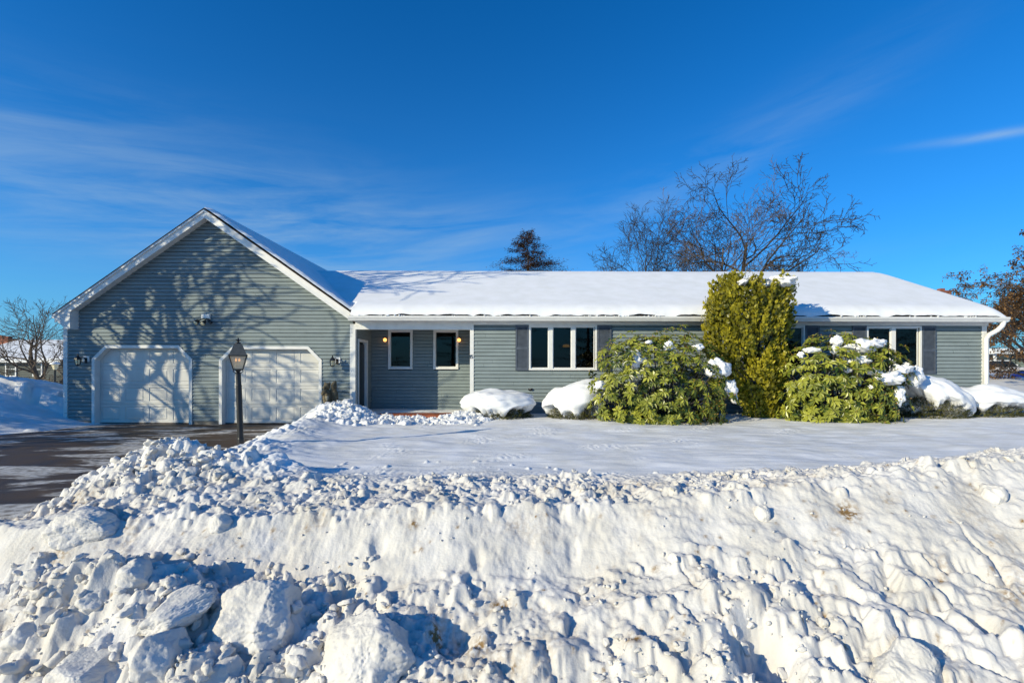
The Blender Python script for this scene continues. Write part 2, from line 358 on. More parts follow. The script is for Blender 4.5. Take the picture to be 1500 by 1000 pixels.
def chunk(cx, cy, rx, ry, ang, hgt, off=0.0, pw=2.4, seed=0):
    rm = max(rx, ry)*1.05
    i0, i1 = np.searchsorted(xs, (cx-rm, cx+rm)); j0, j1 = np.searchsorted(ys, (cy-rm, cy+rm))
    if i1-i0 < 2 or j1-j0 < 2: return
    xx = X[j0:j1, i0:i1]-cx; yy = Y[j0:j1, i0:i1]-cy
    c, s = math.cos(ang), math.sin(ang); u = (xx*c+yy*s)/rx; v = (-xx*s+yy*c)/ry
    a = seed*1.7
    r = (np.abs(u)**pw+np.abs(v)**pw)**(1/pw)*(1+.16*np.sin(3*np.arctan2(v, u)+a)+.08*np.sin(5*np.arctan2(v, u)+2*a))
    m = r < 1
    if not m.any(): return
    cj, ci = np.searchsorted(ys, cy), np.searchsorted(xs, cx)
    b = Hb[min(cj, len(ys)-1), min(ci, len(xs)-1)]+off
    tilt = (seed % 7-3)*.06
    z = b+hgt*np.power(np.clip(1-r**2.2, 0, 1), .5)+tilt*u*hgt
    z = np.minimum(z, b+hgt*(.92+.22*math.sin(a)*u+.22*math.cos(a)*v))+hgt*.16*NF[(seed*37) % 400:(seed*37) % 400+z.shape[0], (seed*91) % 400:(seed*91) % 400+z.shape[1]]
    sub = H[j0:j1, i0:i1]; sub[m] = np.maximum(sub[m], z[m])
_q = np.linspace(0, 44, 560); _qx, _qy = np.meshgrid(_q, _q); NF = fbm(_qx, _qy, 4, 201, .6); Hb = H.copy()
def scatter(n, fx, fy, rmin, rmax, p=2.2, hr=(.5, 1.0), keep=None):
    for i in range(n):
        cx = fx(); cy = fy()
        if keep and not keep(cx, cy): continue
        r = rmin+(rmax-rmin)*random.random()**p
        rx = r*random.uniform(.8, 1.35); ry = r*random.uniform(.65, 1.1)
        chunk(cx, cy, rx, ry, random.uniform(0, 3.14), r*random.uniform(*hr), -r*.12, random.choice((2, 2.4, 3)), i)
U = random.uniform
def nz(x, y, s, f=1.0): return float(pn(np.array([x*f]), np.array([y*f]), s)[0])
scatter(900, lambda: U(-4.6, 6.6), lambda: U(4.5, 5.75), .018, .085, 2.6, keep=lambda x, y: nz(x, y, 101, 1.2) > -.25)
scatter(110, lambda: U(-4.2, 3.0), lambda: 4.72+random.gauss(0, .07), .02, .08, 2.4)
scatter(450, lambda: U(-3.6, 2.4), lambda: U(2.7, 4.15), .018, .10, 2.2, keep=lambda x, y: nz(x, y, 102, 1.3)+.25*(4.0-y)+(.35 if x < -1.6 else 0) > 0.0)
scatter(260, lambda: U(-4.4, -1.5), lambda: U(2.8, 4.3), .025, .13, 2.4, hr=(.6, 1.1))
scatter(460, lambda: U(.2, 4.4), lambda: U(2.7, 4.0), .03, .13, 2.4, hr=(.35, .7), keep=lambda x, y: nz(x, y, 104, 1.5) > -.05 and x < 4.4-(y-2.7)*.6)
scatter(260, lambda: random.gauss(-4.3, .7), lambda: random.gauss(5.8, .35), .025, .13, 2.2, hr=(.5, 1.0), keep=lambda x, y: x > -5.5)
scatter(420, lambda: U(-4.9, -.7), lambda: random.gauss(12.2, .4), .05, .14, 1.6, hr=(.5, 1.1))
scatter(140, lambda: random.gauss(-4.1, .3), lambda: random.gauss(12.5, .22), .05, .15, 1.6, hr=(.6, 1.1))
scatter(120, lambda: random.gauss(-1.25, .35), lambda: random.gauss(12.5, .2), .05, .13, 1.6, hr=(.6, 1.1))
scatter(160, lambda: U(-6.3, -4.2), lambda: U(7, 13), .03, .08, 2, keep=lambda x, y: abs(x-np.interp(y, [7.2, 7.9, 9.25, 11.5, 12.6, 13.3], [-5.2, -5.12, -5.4, -5.9, -6.0, -5.5])-.25) < .3)
scatter(200, lambda: U(-3.2, 1.5), lambda: U(5.7, 7.2), .015, .05, 2, keep=lambda x, y: nz(x, y, 105, 1.0) > .1)
scatter(60, lambda: U(-17, -12.2), lambda: U(11.4, 16), .06, .2, 2, hr=(.4, .8))
# slumping: loose snow cannot stand steeper than its angle of repose
_j0, _j1 = np.searchsorted(ys, (2.6, 6.3)); _i0, _i1 = np.searchsorted(xs, (-6.2, 6.7)); Hn = H[_j0:_j1, _i0:_i1].copy(); D = .0125
SLm = (1.95+1.1*fbm(X[_j0:_j1, _i0:_i1]*3, Y[_j0:_j1, _i0:_i1]*3, 2, 501)).clip(1.1, 3.2)*D
for _ in range(6):
    Hn[:-1] = np.minimum(Hn[:-1], Hn[1:]+SLm[:-1]); Hn[1:] = np.minimum(Hn[1:], Hn[:-1]+SLm[1:])
    Hn[:, :-1] = np.minimum(Hn[:, :-1], Hn[:, 1:]+SLm[:, :-1]); Hn[:, 1:] = np.minimum(Hn[:, 1:], Hn[:, :-1]+SLm[:, 1:])
H[_j0:_j1, _i0:_i1] = Hn
def ground_at(x, y):
    j = min(max(int(np.searchsorted(ys, y)), 0), len(ys)-1); i = min(max(int(np.searchsorted(xs, x)), 0), len(xs)-1); return float(H[j, i])
def hit(px, py):
    for d in np.arange(2.4, 40, .02):
        p = P(px, py, float(d))
        if p.z <= ground_at(p.x, p.y): return p
    return P(px, py, 6)
# hollows
for px, py, r, dp in ((665, 930, .14, .15), (1120, 960, .20, .26), (1440, 905, .10, .2), (700, 820, .06, .06), (840, 805, .06, .05), (555, 800, .07, .06), (500, 880, .10, .10)):
    p = hit(px, py); m = np.exp(-(((X-p.x)/r)**2+((Y-p.y)/(r*1.1))**2)**2); H = H-dp*m
near = (Y < 6.4) & (np.abs(X) < 7)
H = np.where(near, H+.0075*fbm(X*13, Y*13, 4, 131, .6)+.006*np.abs(pn(X*22, Y*22, 133)), H)
for px, py, r, a in ((1243, 752, .085, 1.6), (733, 892, .07, 1.5), (700, 948, .06, 1.5), (930, 937, .05, 1.6), (1193, 755, .04, .9), (607, 768, .035, 1), (400, 780, .03, .8), (120, 740, .22, .45), (1045, 797, .035, 1), (960, 832, .03, 1), (1302, 735, .05, .7), (1380, 850, .025, 1.2), (90, 812, .09, .8), (1350, 990, .14, .35), (1480, 870, .05, .7), (1225, 775, .06, .6), (640, 935, .05, 1.5), (1060, 960, .03, .8), (450, 775, .03, .9)):
    p = hit(px, py); dirt = np.maximum(dirt, a*np.exp(-(((X-p.x)/r)**2+((Y-p.y)/(r*.8))**2)))
for k in range(700):
    x_, y_ = U(-4.5, 5), U(2.8, 5.6); r = U(.006, .022); i0, i1 = np.searchsorted(xs, (x_-.08, x_+.08)); j0, j1 = np.searchsorted(ys, (y_-.08, y_+.08)); dirt[j0:j1, i0:i1] = np.maximum(dirt[j0:j1, i0:i1], U(.3, 1.3)*np.exp(-(((X[j0:j1, i0:i1]-x_)/r)**2+((Y[j0:j1, i0:i1]-y_)/(r*.7))**2)))
dirt = dirt+(.42*np.clip(fbm(X*.9, Y*1.3, 3, 401)-.15, 0, 1)+.5*np.clip(fbm(X*3, Y*3, 3, 403)-.45, 0, 1))*(Y < 6.4)
rx_ = np.clip(np.abs(X+5.2)/1.2, 0, 1)
dirt = np.maximum(dirt, .45*np.exp(-(np.abs(H-.0)/.05)**2)*(X < -4.2)*(X > -7)*(Y > 5))
V = np.stack([X.ravel(), Y.ravel(), H.ravel()], 1)
snowg = npmesh('snowy_ground', V, grid_faces(len(ys), len(xs)), M_SNOWD, True, {'dirt': dirt, 'ploughed': sstep(6.2, 5.4, Y)}); snowg['kind'] = 'structure'
# far ground
a = A()
fx = np.linspace(-900, 900, 61); fy = np.linspace(-600, 1200, 61)
FX, FY = np.meshgrid(fx, fy); FZ = -1.6+.4*fbm(FX*.01, FY*.01, 3, 3)
g = npmesh('far_snow_field', np.stack([FX.ravel(), FY.ravel(), FZ.ravel()], 1), grid_faces(61, 61), M_SNOW); g['kind'] = 'structure'
# driveway
def asphalt():
    m, t, b, L = newmat('wet_asphalt')
    tc = N(t, 'ShaderNodeTexCoord')
    mp = N(t, 'ShaderNodeMapping'); mp.inputs['Scale'].default_value = (.42, 1.25, 1); mp.inputs['Rotation'].default_value = (0, 0, R(-24)); L(tc.outputs['Object'], mp.inputs[0])
    n = N(t, 'ShaderNodeTexNoise'); n.inputs['Scale'].default_value = 1.15; n.inputs['Detail'].default_value = 9; n.inputs['Roughness'].default_value = .58; n.inputs['Distortion'].default_value = .5; L(mp.outputs[0], n.inputs['Vector'])
    r = N(t, 'ShaderNodeValToRGB'); L(n.outputs[0], r.inputs[0]); e = r.color_ramp.elements
    e[0].position = .49; e[0].color = (0, 0, 0, 1); e[1].position = .55; e[1].color = (1, 1, 1, 1)
    n2 = N(t, 'ShaderNodeTexNoise'); n2.inputs['Scale'].default_value = 2.2; n2.inputs['Detail'].default_value = 8; L(tc.outputs['Object'], n2.inputs['Vector'])
    r2 = N(t, 'ShaderNodeValToRGB'); L(n2.outputs[0], r2.inputs[0]); r2.color_ramp.elements[0].color = (.010, .009, .008, 1); r2.color_ramp.elements[1].color = (.13, .082, .045, 1)
    r3 = N(t, 'ShaderNodeValToRGB'); n3 = N(t, 'ShaderNodeTexNoise'); n3.inputs['Scale'].default_value = 9; n3.inputs['Detail'].default_value = 5; L(tc.outputs['Object'], n3.inputs['Vector']); L(n3.outputs[0], r3.inputs[0])
    r3.color_ramp.elements[0].color = (.16, .13, .095, 1); r3.color_ramp.elements[1].color = (.62, .60, .57, 1); r3.color_ramp.elements[0].position = .3; r3.color_ramp.elements[1].position = .62
    mx = N(t, 'ShaderNodeMix', data_type='RGBA'); L(r.outputs[0], mx.inputs[0]); L(r2.outputs[0], mx.inputs[6]); L(r3.outputs[0], mx.inputs[7]); L(mx.outputs[2], b.inputs['Base Color'])
    mr = N(t, 'ShaderNodeMapRange'); mr.inputs[3].default_value = .45; mr.inputs[4].default_value = .75; L(n2.outputs[0], mr.inputs[0]); L(mr.outputs[0], b.inputs['Roughness'])
    b.inputs['Specular IOR Level'].default_value = .3
    n4 = N(t, 'ShaderNodeTexNoise'); n4.inputs['Scale'].default_value = 60; L(tc.outputs['Object'], n4.inputs['Vector'])
    ad = N(t, 'ShaderNodeMath', operation='MULTIPLY_ADD'); ad.inputs[1].default_value = 1.5; L(r.outputs[0], ad.inputs[0]); L(n4.outputs[0], ad.inputs[2])
    bp = N(t, 'ShaderNodeBump'); bp.inputs['Strength'].default_value = .5; bp.inputs['Distance'].default_value = .012; L(ad.outputs[0], bp.inputs['Height']); L(bp.outputs[0], b.inputs['Normal'])
    return m
M_ASPH = asphalt()
dx = np.linspace(-26, -4.6, 60); dy = np.linspace(1.0, 14.05, 60); DX, DY = np.meshgrid(dx, dy)
DZ = .012*fbm(DX*.4, DY*.4, 3, 77)-.006-.75*sstep(5.3, 3.9, DY)
g = npmesh('driveway', np.stack([DX.ravel(), DY.ravel(), DZ.ravel()], 1), grid_faces(60, 60), M_ASPH); g['kind'] = 'structure'
# ------------------------------------------------------------------ HOUSE
W0 = 13.8; LAP = .106
house = thing('ranch_house', 'long grey clapboard ranch house with a double garage gable and snow covered roof', 'house', (0, W0, 0))
house_off = Vector((0, W0, 0))
def hb(a, name, mat, parent=None, **k):   # build in world coords then re-base under the house
    o = a.build(name, mat, None, **k)
    p = parent or house
    o.parent = p
    if p is house: o.location = (0, -W0, 0)
    return o
sr = random.Random(99)
def siding(a, z0, z1, y, spans, lip=.030, lap=LAP, back=True):
    """spans(z) -> list of (x0,x1)"""
    n = int(math.ceil((z1-z0)/lap))
    for i in range(n):
        zb = z0+i*lap; zt = min(zb+lap, z1)
        sb = spans(zb+1e-4); st = spans(zt-1e-4)
        if len(sb) != len(st):
            sm = spans((zb+zt)/2); sb = st = sm
        for (b0, b1), (t0, t1) in zip(sb, st):
            if b1 <= b0: continue
            t1 = max(t1, t0)
            g_ = lap*.15
            L_ = b1-b0; ks = [0.0]+sorted(sr.uniform(.05, .95) for _ in range(int(L_/3.6+sr.random())))+[1.0]
            for k0, k1 in zip(ks[:-1], ks[1:]):
                e0 = .0025 if k0 > 0 else 0; e1 = .0025 if k1 < 1 else 0; lp = lip+sr.uniform(-.003, .003); dz_ = sr.uniform(-.002, .002)
                ba, bb_, ta, tb_ = b0+L_*k0+e0, b0+L_*k1-e1, t0+(t1-t0)*k0+e0, t0+(t1-t0)*k1-e1
                a.quad((ba, y-lp, zb+dz_), (bb_, y-lp, zb+dz_), (tb_, y-.006, zt-g_), (ta, y-.006, zt-g_))
                a.quad((ba, y+.03, zb+dz_), (bb_, y+.03, zb+dz_), (bb_, y-lp, zb+dz_), (ba, y-lp, zb+dz_))
            a.quad((t0, y-.006, zt-g_), (t1, y-.006, zt-g_), (t1, y+.03, zt-g_), (t0, y+.03, zt-g_))
            a.quad((t0, y+.03, zt-g_), (t1, y+.03, zt-g_), (t1, y+.03, zt+.002), (t0, y+.03, zt+.002))
def cut(span, holes):
    out = [span]
    for h0, h1 in holes:
        o2 = []
        for s0, s1 in out:
            if h1 <= s0 or h0 >= s1: o2.append((s0, s1))
            else:
                if h0 > s0: o2.append((s0, h0))
                if h1 < s1: o2.append((h1, s1))
        out = o2
    return out
def sX(px, d=W0): return (px-750)/700*d
def sZ(py, d=W0): return EYE+(541-py)/700*d
GX0, GX1 = sX(96), sX(517); PKX = -8.70; SL = .70; FY_ = 13.5
def fascia_top(x): return 6.10-SL*abs(x-PKX)
doors = [(sX(138.5), sX(279.5), sZ(509.5), .36), (sX(324.5), sX(469), sZ(510.5), .36)]
def door_hole(z, d):
    x0, x1, zt, ch = d
    if z > zt: return None
    c = max(0, z-(zt-ch)); return (x0+c, x1-c)
a = A()
def gsp(z):
    hw = (fascia_top(PKX)-.12-z)/SL
    x0 = max(GX0, PKX-hw); x1 = min(GX1, PKX+hw)
    if x1 <= x0: return []
    hs = [h for h in (door_hole(z, d) for d in doors) if h]
    return cut((x0, x1), hs)
siding(a, .10, 5.95, W0, gsp)
hb(a, 'garage_wall', M_SIDE)
for f0, f1 in ((GX0, doors[0][0]), (doors[0][1], doors[1][0]), (doors[1][1], GX1)):
    a = A(); a.box(f0, f1, W0-.005, W0+.06, -.1, .12); hb(a, 'foundation', M_CONC)
# garage body behind
a = A(); a.box(GX0+.02, GX0+.12, W0+.01, 22.2, 0, 3.1); a.box(GX0+.1, GX1-.06, 22.1, 22.2, 0, 3.1)
a.prism([(GX0+.1, 3.1), (GX1-.1, 3.1), (PKX, 5.9)], 22.1, 22.2)
hb(a, 'outer_wall', M_SIDE)
for k, (x0, x1, zt, ch) in enumerate(doors):
    # surround trim: outer and inner chamfered outline with reveal
    def outline(g, z0=0.0): return [(x0-g, z0), (x0-g, zt-ch+g*.4), (x0+ch-g*.4, zt+g), (x1-ch+g*.4, zt+g), (x1+g, zt-ch+g*.4), (x1+g, z0)]
    o_ = outline(.055); i_ = outline(-.03); a = A()
    yF, yB = W0-.035, W0+.15
    for j in range(5):
        p, q, r_, s_ = o_[j], o_[j+1], i_[j+1], i_[j]
        a.quad((p[0], yF, p[1]), (s_[0], yF, s_[1]), (r_[0], yF, r_[1]), (q[0], yF, q[1]))
        a.quad((s_[0], yF, s_[1]), (s_[0], yB, s_[1]), (r_[0], yB, r_[1]), (r_[0], yF, r_[1]))
        a.quad((p[0], yF, p[1]), (q[0], yF, q[1]), (q[0], W0+.01, q[1]), (p[0], W0+.01, p[1]))
    # door slab with sections and raised panels
    d = A(); y = W0+.15; dx0, dx1, dz0, dz1 = x0+.0, x1-.0, .02, zt
    rows, cols = 4, 4; rh = (dz1-dz0)/rows; cw = (dx1-dx0)/cols
    d.quad((dx0, y+.04, dz0), (dx1, y+.04, dz0), (dx1, y+.04, dz1), (dx0, y+.04, dz1))
    for r0 in range(rows):
        za, zb = dz0+r0*rh+.004, dz0+(r0+1)*rh-.004
        # section face with recessed frames
        for c0 in range(cols):
            xa, xb = dx0+c0*cw, dx0+(c0+1)*cw
            mx, mz, dp = .075, .075, .014; X0, X1, Z0, Z1 = xa+mx, xb-mx, za+mz, zb-mz
            d.quad((xa, y, za), (xb, y, za), (xb, y, Z0), (xa, y, Z0)); d.quad((xa, y, Z1), (xb, y, Z1), (xb, y, zb), (xa, y, zb))
            d.quad((xa, y, Z0), (X0, y, Z0), (X0, y, Z1), (xa, y, Z1)); d.quad((X1, y, Z0), (xb, y, Z0), (xb, y, Z1), (X1, y, Z1))
            e = .018; Xi0, Xi1, Zi0, Zi1 = X0+e, X1-e, Z0+e, Z1-e; yy = y+dp
            d.quad((X0, y, Z0), (X1, y, Z0), (Xi1, yy, Zi0), (Xi0, yy, Zi0)); d.quad((Xi0, yy, Zi1), (Xi1, yy, Zi1), (X1, y, Z1), (X0, y, Z1))
            d.quad((X0, y, Z0), (Xi0, yy, Zi0), (Xi0, yy, Zi1), (X0, y, Z1)); d.quad((Xi1, yy, Zi0), (X1, y, Z0), (X1, y, Z1), (Xi1, yy, Zi1))
            f = .03; Xj0, Xj1, Zj0, Zj1 = Xi0+f, Xi1-f, Zi0+f, Zi1-f; yj = y+.003
            d.quad((Xi0, yy, Zi0), (Xi1, yy, Zi0), (Xj1, yj, Zj0), (Xj0, yj, Zj0)); d.quad((Xj0, yj, Zj1), (Xj1, yj, Zj1), (Xi1, yy, Zi1), (Xi0, yy, Zi1))
            d.quad((Xi0, yy, Zi0), (Xj0, yj, Zj0), (Xj0, yj, Zj1), (Xi0, yy, Zi1)); d.quad((Xj1, yj, Zj0), (Xi1, yy, Zi0), (Xi1, yy, Zi1), (Xj1, yj, Zj1))
            d.quad((Xj0, yj, Zj0), (Xj1, yj, Zj0), (Xj1, yj, Zj1), (Xj0, yj, Zj1))
        d.quad((dx0, y, zb), (dx1, y, zb), (dx1, y+.03, zb), (dx0, y+.03, zb)); d.quad((dx0, y+.03, za), (dx1, y+.03, za), (dx1, y, za), (dx0, y, za))
    o = hb(d, 'garage_door', M_DOOR)
    f_ = a.build('door_frame', M_WHITE, o)
    if k == 0: o['label'] = 'white garage door crossed by branch shadows'
    s = A(); s.box(x0, x1, y-.012, y+.02, .0, .028); s.build('bottom_seal', M_SHINGLE, o)
# corner boards
a = A(); a.box(sX(94), sX(100), W0-.03, W0+.12, 0, 3.0); hb(a, 'corner_board', M_WHITE)
a = A(); a.box(sX(513), sX(521), W0-.03, W0+.10, 0, 2.90); hb(a, 'corner_board', M_WHITE)
a = A(); a.box(sX(688.5), sX(694), W0-.03, W0+.10, 0, 2.744); hb(a, 'corner_board', M_WHITE)
a = A(); a.box(sX(1437), sX(1444), W0-.03, W0+.12, 0, 2.88); hb(a, 'corner_board', M_WHITE)
# rake boards
def rake(sgn, x_end, w_, yf, yb, top_off, a):
    """board under the slope from peak to x_end"""
    x0, x1 = PKX, x_end; z0, z1 = 6.10-top_off, fascia_top(x_end)-top_off; dz = w_*math.hypot(1, SL)
    pts = [(x0, z0), (x1, z1), (x1, z1-dz), (x0, z0-dz)]
    if sgn < 0: pts = [pts[1], pts[0], pts[3], pts[2]]
    a.prism(pts, yf, yb)
for sgn, xe in ((-1, -12.93), (1, -4.52)):
    a = A(); rake(sgn, xe, .17, FY_, FY_+.03, .03, a); hb(a, 'rake_board', M_WHITE)
    a = A(); rake(sgn, xe, .055, FY_-.035, FY_+.0, .0, a); hb(a, 'rake_trim', M_WHITE)
    a = A(); rake(sgn, xe+(.02 if sgn > 0 else -.02), .018, FY_-.05, FY_+.02, -.02, a); hb(a, 'roof_edge', M_SHINGLE)
    a = A(); rake(sgn, xe, .02, FY_+.03, W0, .15, a); hb(a, 'rake_soffit', M_WHITE)
a = A(); a.prism([(-12.93, 2.99), (-12.93, 3.12), (-12.5, 3.26), (-12.5, 2.72), (-12.62, 2.72)], FY_+.005, W0+.02); hb(a, 'eave_return', M_WHITE)
a = A(); a.box(-12.99, -12.91, FY_-.02, 22.3, 3.02, 3.13); hb(a, 'side_gutter', M_WHITE)
# main front wall
MX0, MX1 = sX(694), sX(1437)
wins = [(sX(774.5), sX(874), sZ(542), sZ(476)), (sX(1268), sX(1348.5), sZ(544.5), sZ(476.5)), (sX(1085), sX(1178), sZ(543), sZ(476))]
def msp(z):
    return cut((MX0, MX1), [(x0+.02, x1-.02) for x0, x1, z0, z1 in wins if z0 < z < z1+.1])
a = A(); siding(a, -.02, 2.90, W0, msp); hb(a, 'front_wall', M_SIDE)
a = A(); a.box(sX(1437)+.02, sX(1444)-.02, W0+.12, 22.2, 0, 3.0); a.box(-4.5, 13.7, 22.1, 22.2, 0, 3.0); a.prism([(0, 0), (0, 0.01), (0.01, 0)], 22, 22.01)
a.quad((13.70, W0+.1, 3.0), (13.70, 22.2, 3.0), (13.70, 18.05, 4.95), (13.70, 18.0, 4.95)); hb(a, 'outer_wall', M_SIDE)
# frieze, header, soffit, gutter, downspout
a = A(); a.box(sX(694), sX(1446), W0-.04, W0+.05, 2.885, 2.975); hb(a, 'frieze_board', M_WHITE)
a = A(); a.box(-4.515, sX(694), W0-.04, W0+.10, 2.744, 2.97); hb(a, 'porch_header', M_WHITE)
a = A(); a.box(-4.56, 13.84, 13.47, W0-.04, 2.968, 2.982); hb(a, 'soffit', M_WHITE)
a = A(); a.box(-4.56, 13.86, 13.455, 13.475, 2.955, 3.10); hb(a, 'fascia', M_WHITE)
a = A(); a.xprism([(13.455, 2.965), (13.40, 2.965), (13.385, 3.0), (13.355, 3.045), (13.35, 3.085), (13.36, 3.095), (13.455, 3.092)], -4.60, 13.93); hb(a, 'gutter', M_WHITE)
a = A(); gx = 13.72
pts = [Vector((13.82, 13.43, 2.98)), Vector((13.80, 13.45, 2.86)), Vector((13.74, 13.52, 2.74)), Vector((13.64, 13.66, 2.62)), Vector((13.60, 13.71, 2.50)), Vector((13.60, 13.71, .35)), Vector((13.60, 13.64, .25)), Vector((13.60, 13.45, .18))]
a.tube(pts, [.062]*8, 8); hb(a, 'downspout', M_WHITE, smooth=True)
# roof slabs
a = A(); mr = lambda y: 3.095+.44*(y-13.42)
RY = 18.05
a.quad((-4.58, 13.40, mr(13.40)), (13.86, 13.40, mr(13.40)), (13.86, RY, mr(RY)), (-4.58, RY, mr(RY)))
a.quad((-4.58, 13.40, mr(13.40)-.03), (-4.58, 13.40, mr(13.40)), (13.86, 13.40, mr(13.40)), (13.86, 13.40, mr(13.40)-.03))
a.quad((-4.58, RY, mr(RY)), (13.86, RY, mr(RY)), (13.86, 22.7, mr(13.40)), (-4.58, 22.7, mr(13.40)))
a.quad((13.86, 13.40, mr(13.4)-.12), (13.86, 13.40, mr(13.4)), (13.86, RY, mr(RY)), (13.86, RY, mr(RY)-.12))
a.quad((13.86, RY, mr(RY)-.12), (13.86, RY, mr(RY)), (13.86, 22.7, mr(13.4)), (13.86, 22.7, mr(13.4)-.12))
for s_, xe in ((-1, -12.97), (1, -4.50)):
    zt = 6.12-SL*abs(xe-PKX)
    a.quad((PKX, FY_-.04, 6.12), (xe, FY_-.04, zt), (xe, 22.4, zt), (PKX, 22.4, 6.12))
hb(a, 'roof', M_SHINGLE)
# roof snow
def roof_snow():
    x = np.unique(np.concatenate([np.arange(-13.0, -4.2, .035), np.arange(-4.2, 13.9, .06), [13.88]])); y = np.unique(np.concatenate([np.arange(13.38, 14.2, .025), np.arange(14.2, 22.7, .10)]))
    X_, Y_ = np.meshgrid(x, y)
    gar = 6.12-SL*np.abs(X_-PKX); mainp = 3.095+.44*(np.minimum(Y_, 2*RY-Y_)-13.42)
    mainp = np.where(X_ > -8.1, mainp, -5)
    gT = np.where(X_ > PKX, .15, .05); gT = .05+.10*sstep(PKX-.10, PKX+.25, X_)
    gT = gT*np.sqrt(np.clip((Y_-(FY_-.03))/.10, 0.02, 1))*np.sqrt(np.clip((X_+12.99)/.15, 0, 1))
    gT = gT*(1+.10*fbm(X_*6, Y_*8, 3, 5)*(Y_ < 14.2))
    gz = np.where((X_ < -4.48) & (Y_ > FY_-.035), gar+gT, -9)
    e = np.clip((Y_-13.37-.02*fbm(X_*1.5, X_*0, 3, 4))/.42, 0, 1)
    mT = .265*np.power(1-(1-e)**2.2, .5)*(.9+.02*fbm(X_*.4, Y_*.5, 2, 14))
    er = np.clip((13.88-X_)/.35, 0, 1); mT = mT*np.power(1-(1-er)**2, .5)
    mz = mainp+mT+.006*fbm(X_*.5, Y_*.6, 2, 8)
    # round the ridge a little
    mz = mz-.05*np.exp(-((Y_-RY)/.35)**2)
    mz = np.where((X_ < -4.56) & (Y_ < 13.95), -9, mz)
    k = .07
    h_ = np.clip(.5+.5*(gz-mz)/k, 0, 1); z = mz*(1-h_)+gz*h_+k*h_*(1-h_)
    z = np.where(np.minimum(gz, mz) < -4, np.maximum(gz, mz), z)
    F = grid_faces(len(y), len(x)); Z = z.ravel(); ok = (Z[F] > 0).all(1); F = F[ok]
    return npmesh('roof_snow', np.stack([X_.ravel(), Y_.ravel(), Z], 1), F, M_ROOFSNOW)
rs = roof_snow(); rs.parent = house; rs.location = (0, -W0, 0)
# small clods and drips along the gutter lip
a = A()
for i in range(70):
    x = U(-4.4, 13.7)
    if random.random() < .5: x = random.choice((2.2, 3.9, 4.1, 6.9, 5.2, -3.4, -3.0, 9.8, 12.9))+random.gauss(0, .15)
    x = min(max(x, -4.4), 13.75); r = U(.012, .035); a.lathe([(r*.3, -r*.5), (r, 0), (r*.6, r*.6)], (x, 13.345+U(0, .03), 3.10), 6)
o = hb(a, 'gutter_snow', M_SNOW); o['kind'] = 'stuff'
# windows -------------------------------------------------
def window(x0, x1, z0, z1, y, panes, label=None, casing=.05):
    a = A(); yf = y-.045
    # outer casing
    a.box(x0, x1, yf, y+.02, z1-casing, z1); a.box(x0, x1, yf-.012, y+.02, z0, z0+casing*1.1)
    a.box(x0, x0+casing, yf, y+.02, z0+casing*1.1, z1-casing); a.box(x1-casing, x1, yf, y+.02, z0+casing*1.1, z1-casing)
    for (p0, p1), (q0, q1) in zip(panes[:-1], panes[1:]):
        a.box(p1, q0, yf+.004, y+.02, z0+casing*1.1, z1-casing)
    fr = hb(a, 'window', M_WHITE, bevel=0)
    for p0, p1 in panes:
        s = A(); e = .022; zb, zt = z0+casing*1.1, z1-casing
        for bx in ((p0, p1, zb, zb+e), (p0, p1, zt-e, zt), (p0, p0+e, zb+e, zt-e), (p1-e, p1, zb+e, zt-e)):
            s.box(bx[0], bx[1], y-.012, y+.02, bx[2], bx[3])
        s.build('sash', M_WHITE, fr)
        g = A(); g.box(p0+e, p1-e, y+.008, y+.012, zb+e, zt-e); g.build('pane', M_GLASS, fr)
    return fr
pp = lambda L_, d=W0: [(sX(a_, d), sX(b_, d)) for a_, b_ in L_]
window(*wins[0], W0, pp([(777, 803.5), (809.5, 837), (842.5, 870.5)]))
window(*wins[1], W0, pp([(1271, 1304), (1310.5, 1344)]))
window(*wins[2], W0, pp([(1088, 1114), (1119, 1145), (1150, 1175)]))
def shutter(x0, x1, z0, z1):
    a = A(); y = W0-.03; a.box(x0, x0+.045, y-.025, y, z0, z1).box(x1-.045, x1, y-.025, y, z0, z1)
    zm = (z0+z1)/2-.02
    for za, zb in ((z0, z0+.07), (zm-.03, zm+.03), (z1-.06, z1)): a.box(x0+.045, x1-.045, y-.025, y, za, zb)
    a.box(x0+.045, x1-.045, y-.004, y, z0+.07, z1-.06)
    for za, zb in ((z0+.07, zm-.03), (zm+.03, z1-.06)):
        n = int((zb-za)/.034)
        for i in range(n):
            z = za+(i+.5)*(zb-za)/n; a.quad((x0+.045, y-.022, z-.016), (x1-.045, y-.022, z-.016), (x1-.045, y-.005, z+.014), (x0+.045, y-.005, z+.014))
    hb(a, 'shutter', M_SHUT)
for p0, p1, zb in ((755, 774, 542.5), (874.5, 895, 543), (1349, 1369, 546), (1247, 1267.5, 545), (1178.5, 1199, 544), (1065, 1084.5, 544)): shutter(sX(p0), sX(p1), sZ(zb), 2.88)
# entry recess
EY = 15.3
ew = [(sX(569, EY), sX(604.5, EY), 1.60, 2.86), (sX(635, EY), sX(671.5, EY), 1.60, 2.86)]
a = A(); siding(a, .30, 2.95, EY, lambda z: cut((-4.5, -1.2), [(x0+.02, x1-.02) for x0, x1, z0, z1 in ew if z0 < z < z1]))
hb(a, 'entry_wall', M_SIDE)
for x0, x1, z0, z1 in ew: window(x0, x1, z0, z1, EY, [(x0+.06, x1-.06)], casing=.06)
